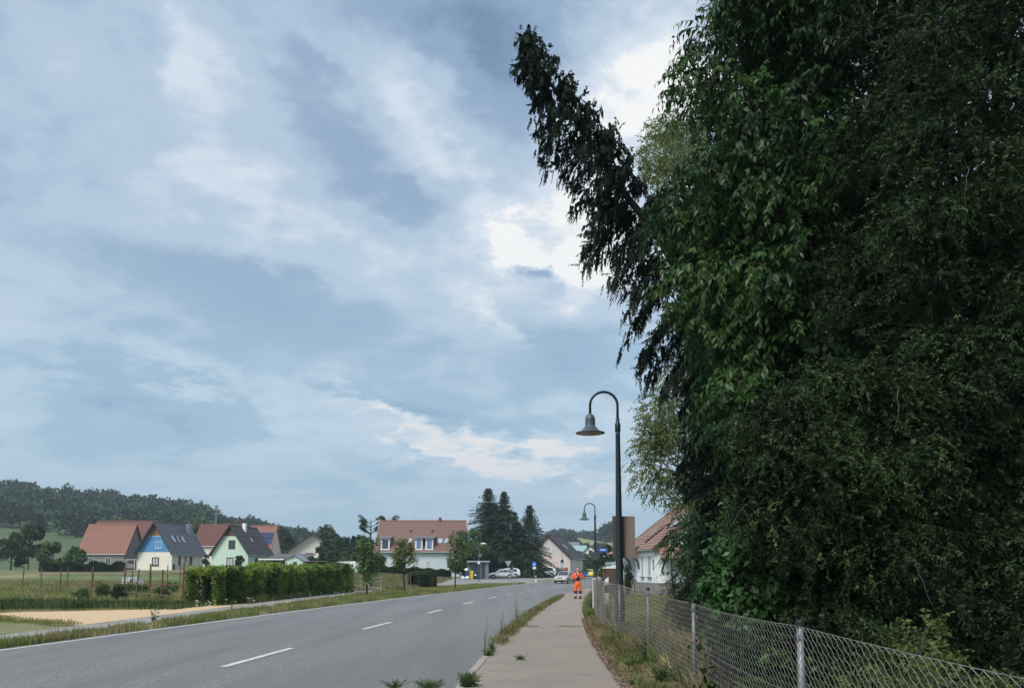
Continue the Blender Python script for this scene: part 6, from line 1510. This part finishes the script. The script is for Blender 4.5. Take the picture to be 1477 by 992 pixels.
blades('allotment_grass', 'rough grass of the allotment behind the rail fence', [(rr.uniform(-62, -15.5), rr.uniform(40, 90)) for _ in range(48000)], .22, .06, 'grass', 5, hv=.7)
sp_ = [(-14.2, 38), (-14.8, 36.2), (-15.6, 34.4), (-16.6, 33.2), (-18.3, 32.3), (-20.2, 31.4), (-20.9, 30), (-20.1, 28.3), (-18.2, 27.4), (-16.8, 25.8), (-15.1, 25.0), (-13.6, 23.6)]
sb = []
for i in range(7000):
    k = rr.randrange(len(sp_) - 1); t = rr.random(); a, b = sp_[k], sp_[k + 1]; sb.append((a[0] + (b[0] - a[0]) * t + rr.gauss(0, .22), a[1] + (b[1] - a[1]) * t + rr.gauss(0, .3)))
blades('sand_edge_grass', 'grass fraying the edge of the sand patch', sb, .10, .02, 'grass', 14, hv=.7)
# right side
edv = [p + Vector((.0, 0)) for p in edg]; fenl = [Vector((fx(y), y)) for y in range(-8, 100, 2)]
blades('verge_grass', 'dry straw coloured grass between pavement and wire fence', between(rr, [p + Vector((.12, 0)) for p in edg], [p + Vector((.3, 0)) for p in fenl], 5, 30, 30000, power=1.2), .085, .008, 'drygrass', 6, .9, .8, .09)
blades('verge_grass', 'green grass at the far end of the verge by the worker', between(rr, edv, [p + Vector((.4, 0)) for p in fenl], 26, 95, 16000, power=1.6), .22, .025, 'grass', 7, .5, .7, .09)
blades('garden_grass', 'short lawn behind the wire fence with drier tufts', [(x, y) for x, y in ((rr.uniform(2.6, 12), rr.uniform(8, 50)) for _ in range(70000)) if x > fx(y) + .1 and not (y < 17 and x > 5.2)], .085, .014, 'grass', 8, .6, .5, .085)
blades('garden_fringe', 'tall dry seed grass right behind the wire fence', [(fx(y) + rr.uniform(.0, 1.3) ** 1.3, y) for y in (rr.uniform(5.0, 20) for _ in range(9000))], .26, .007, 'drygrass', 9, .6, .6, .085)
# kerb grass
kg = []
for i in range(26000):
    y = 12 + 36 * rr.random() ** 1.0; dens = smooth((y - 15.5) / 4)
    if rr.random() < dens * (.55 + .45 * sin(y * 2.3)): kg.append((at_y(krb, y) + rr.gauss(.11, .10), y))
blades('kerb_grass', 'narrow band of green and straw coloured grass growing along the kerb', kg[::2], .095, .011, 'grass', 10, .9, .7, .085)
blades('kerb_grass', 'dry straw blades mixed into the grass along the kerb', kg[1::2], .12, .009, 'drygrass', 13, .9, .8, .085)
# leaf litter on the verge
n = 6000; rn = np.random.default_rng(6); ys = rn.uniform(5, 26, n); pe = np.array([(at_y(edg, y) - .10 + rn.exponential(.26), y) for y in ys]); Pn = np.column_stack([pe, np.full(n, .105)])
M['litter'] = leafmat('leaf_litter', (.10, .055, .035), (.26, .17, .10), .1, .8, .1)
V = leafquads(Pn, np.column_stack([rn.normal(0, 1, n), rn.normal(0, 1, n), rn.normal(0, .2, n)]), nrm(np.column_stack([rn.normal(0, .5, n), rn.normal(0, .5, n), np.ones(n)])), .045 * rn.uniform(.5, 1.4, n), .02)
tag(np_mesh('leaf_litter', V, 4, M['litter'], None, rn.uniform(0, 1, n)), 'brown leaf litter along the fence side of the pavement', 'leaf litter', kind='stuff')
# single weeds
def weed(label, x, y, h, n, spread, seed, m='weed', L=.09, W=.03, z=.09, name='weed', k=9, upright=.85, stems_m='twig', group=None):
    rd = random.Random(seed); rn = np.random.default_rng(seed); r = thing(name, label, 'weed', (x, y, z), 0, group); mb = MB(); Pn, D, Ln = [], [], []
    for i in range(n):
        a = rd.uniform(0, 2 * pi); hh = h * rd.uniform(.55, 1.05); s = spread * rd.random(); tip = Vector((cos(a) * s, sin(a) * s, hh)); b = Vector((cos(a) * s * .2, sin(a) * s * .2, 0))
        mb.tube(sag(b, tip, .02, 4), [.004, .0035, .003, .0015], 4, cap=False); Pn.append(tuple(b)); D.append(tuple(tip - b)); Ln.append((tip - b).length)
    mb.build('stems', M[stems_m], r); V, T = fronds(rn, np.array(Pn), np.array(D), np.array(Ln), k, L, W, 0.02, 60, .0, jit=.45, taper=.6, randn=1.5); np_mesh('leaves', V, 4, M[m], r, T); return r
kx = lambda y: at_y(krb, y)
weed('big fresh green weed tuft growing over the kerb at the bottom edge', kx(10.6) + .18, 10.7, .20, 60, .20, 1, 'weed', .10, .022)
weed('low leafy weed clump in the gutter at the bottom left of the kerb', kx(10.3) - .32, 10.5, .13, 40, .30, 2, 'weed', .05, .02)
weed('sprawling weed in the gutter farther left at the bottom edge', kx(10.4) - .80, 10.6, .11, 26, .28, 3, 'weed', .05, .018)
weed('tall thin thistle stem standing by the kerb, nearest of the stems', kx(14.6) + .02, 14.6, .80, 3, .10, 4, 'weed', .045, .012, k=18, name='thistle')
weed('leafy rosette at the foot of the nearest thistle stem', kx(14.5) + .10, 14.5, .16, 14, .16, 5, 'weed', .07, .03)
weed('small flat weed growing out of the pavement near the kerb', kx(13.9) + .75, 13.9, .12, 12, .22, 6, 'weed', .05, .02)
weed('second thin dry stem farther along the kerb', kx(18.4) + .05, 18.4, .75, 4, .12, 7, 'grass', .05, .014, k=16, name='thistle')
weed('taller pale weed with several stems beyond the dry stem', kx(23.4) + .02, 23.4, .85, 7, .16, 8, 'grass', .07, .016, k=18, name='thistle')
weed('tuft of long grass beneath the pale weed at the kerb', kx(22.6) + .06, 22.6, .18, 26, .16, 9, 'grass', .10, .016)
weed('bent dark weed standing in the grass strip on the far roadside', X(225, 25.5), 25.5, .62, 6, .22, 10, 'boxhedge', .12, .05, z=0, k=9)
weed('slim weed by the hedge foot on the far roadside', X(336, 33.5), 33.5, .5, 4, .1, 11, 'weed', .08, .03, z=0)
weed('leafy green plant beside the fence post in the dry grass', 2.15, 11.2, .30, 22, .25, 12, 'weed', .09, .03)
weed('bright green dandelion clump in the dry verge', 1.93, 12.6, .18, 24, .24, 13, 'weed', .10, .028)
weed('tall dark leafed weed close to the wire fence', 2.25, 13.2, .62, 7, .14, 14, 'elder', .08, .035, k=12)
weed('small green weed at the right edge of the pavement bottom', 1.72, 10.9, .10, 14, .16, 15, 'weed', .05, .02)
for i, (y, h) in enumerate(((27.5, .9), (30, 1.1), (33, 1.0), (36, 1.15), (24.5, .8))):
    weed(['leafy weed stand at the white fence end post', 'tall green weed stand just past the fence end', 'dense green weeds beyond the fence end', 'tallest weeds between fence end and worker', 'weeds climbing the last bay of the wire fence'][i], max(fx(y), at_y(edg, y)) - (.05 if i < 4 else .12) + .1 * i, y, h, 26, .35, 30 + i, 'street_b', .11, .045, k=12)
rw = random.Random(12)
for i in range(11):
    y = 15.2 + i * 2.6 + rw.uniform(-.8, .8); dry = i % 3 == 1
    weed(['low weed', 'straw tuft', 'leafy weed', 'broad weed', 'pale tuft', 'small thistle', 'clover patch', 'dry tuft', 'green tuft', 'far weed', 'farthest weed'][i] + ' in the kerb strip ' + ['just beyond the visible kerb stones', 'a step past the first thistle', 'between first and second thin stems', 'by the second dry stem', 'beyond the second dry stem', 'before the tall pale weed', 'past the tall pale weed', 'near the pavement cross joint', 'beyond the pavement cross joint', 'halfway to the worker', 'shortly before the worker'][i],
         kx(y) + rw.uniform(-.02, .2), y, rw.uniform(.12, .26), 18, rw.uniform(.12, .22), 60 + i, 'drygrass' if dry else 'weed', .07, .02)
# grass in the pavement joint and worn cracks
ck = [(x, 22.0 + .05 * sin(x * 5)) for x in (list(np.random.default_rng(1).uniform(.25, .75, 120)) + list(np.random.default_rng(2).uniform(1.35, 2.0, 110)))]
blades('joint_grass', 'thin line of grass in the cross joint of the pavement', [(a + random.gauss(0, .01), b + random.gauss(0, .025)) for a, b in ck], .035, .012, 'grass', 12, .9, .5, .095, cat='grass')
mb = MB()
for (x0, x1, y) in ((.05, 2.15, 22.0), (-.30, .7, 16.6), (.9, 1.5, 18.5), (.55, .95, 13.2), (1.1, 1.25, 19.8), (-.45, .1, 12.4), (1.0, 1.22, 11.9)):
    n = 9; lo, hi = [], []
    for i in range(n):
        t = i / (n - 1); x = x0 + (x1 - x0) * t; yy = y + .03 * sin(x * 7 + y) + .01 * sin(x * 31); w = .005 * sin(pi * min(1, max(0, t * .96 + .02))) + .002; lo.append((x, yy - w, .0985)); hi.append((x, yy + w, .0985))
    for i in range(n - 1): mb.quad(lo[i], lo[i + 1], hi[i + 1], hi[i])
o = mb.build('pavement_cracks', mat('crack_dirt', (.06, .05, .045), (.04, .035, .03), 20, .95)); tag(o, kind='structure')
# white umbels by the hedge
rf_ = random.Random(9); mb = MB(); 
for i in range(110):
    y = rf_.uniform(33, 66); x = at_y(pf, y) + rf_.uniform(-.9, .15) if rf_.random() < .7 else at_y(pn, y) + rf_.uniform(.1, .6); h = rf_.uniform(.15, .42)
    mb.lathe([(.015, -.015), (rf_.uniform(.03, .055), 0), (.02, .01)], (x, y, h), 6); mb.tube([(x, y, 0), (x, y, h)], .0015, 3)
tag(mb.build('umbel_flowers', M['petal']), 'scattered white umbel flowers beside the hedge and footpath', 'wildflowers', kind='stuff')
print('SCRIPT TIME', round(time.time() - T0, 1), 'objects', len(bpy.data.objects))
# ------------------------------------------------------------------ air
hb_ = MB(); hb_.box(-1950, 1950, -160, 2250, -9, 190)
hz_m = bpy.data.materials.new('haze_air'); hz_m.use_nodes = True
n_ = hz_m.node_tree.nodes; n_.remove(n_['Principled BSDF']); pv = n_.new('ShaderNodeVolumePrincipled'); pv.inputs['Color'].default_value = (.74, .88, 1.0, 1); pv.inputs['Density'].default_value = .00032; pv.inputs['Anisotropy'].default_value = 0
hz_m.node_tree.links.new(pv.outputs[0], n_['Material Output'].inputs['Volume'])
ho = hb_.build('haze', hz_m); ho['kind'] = 'stuff'
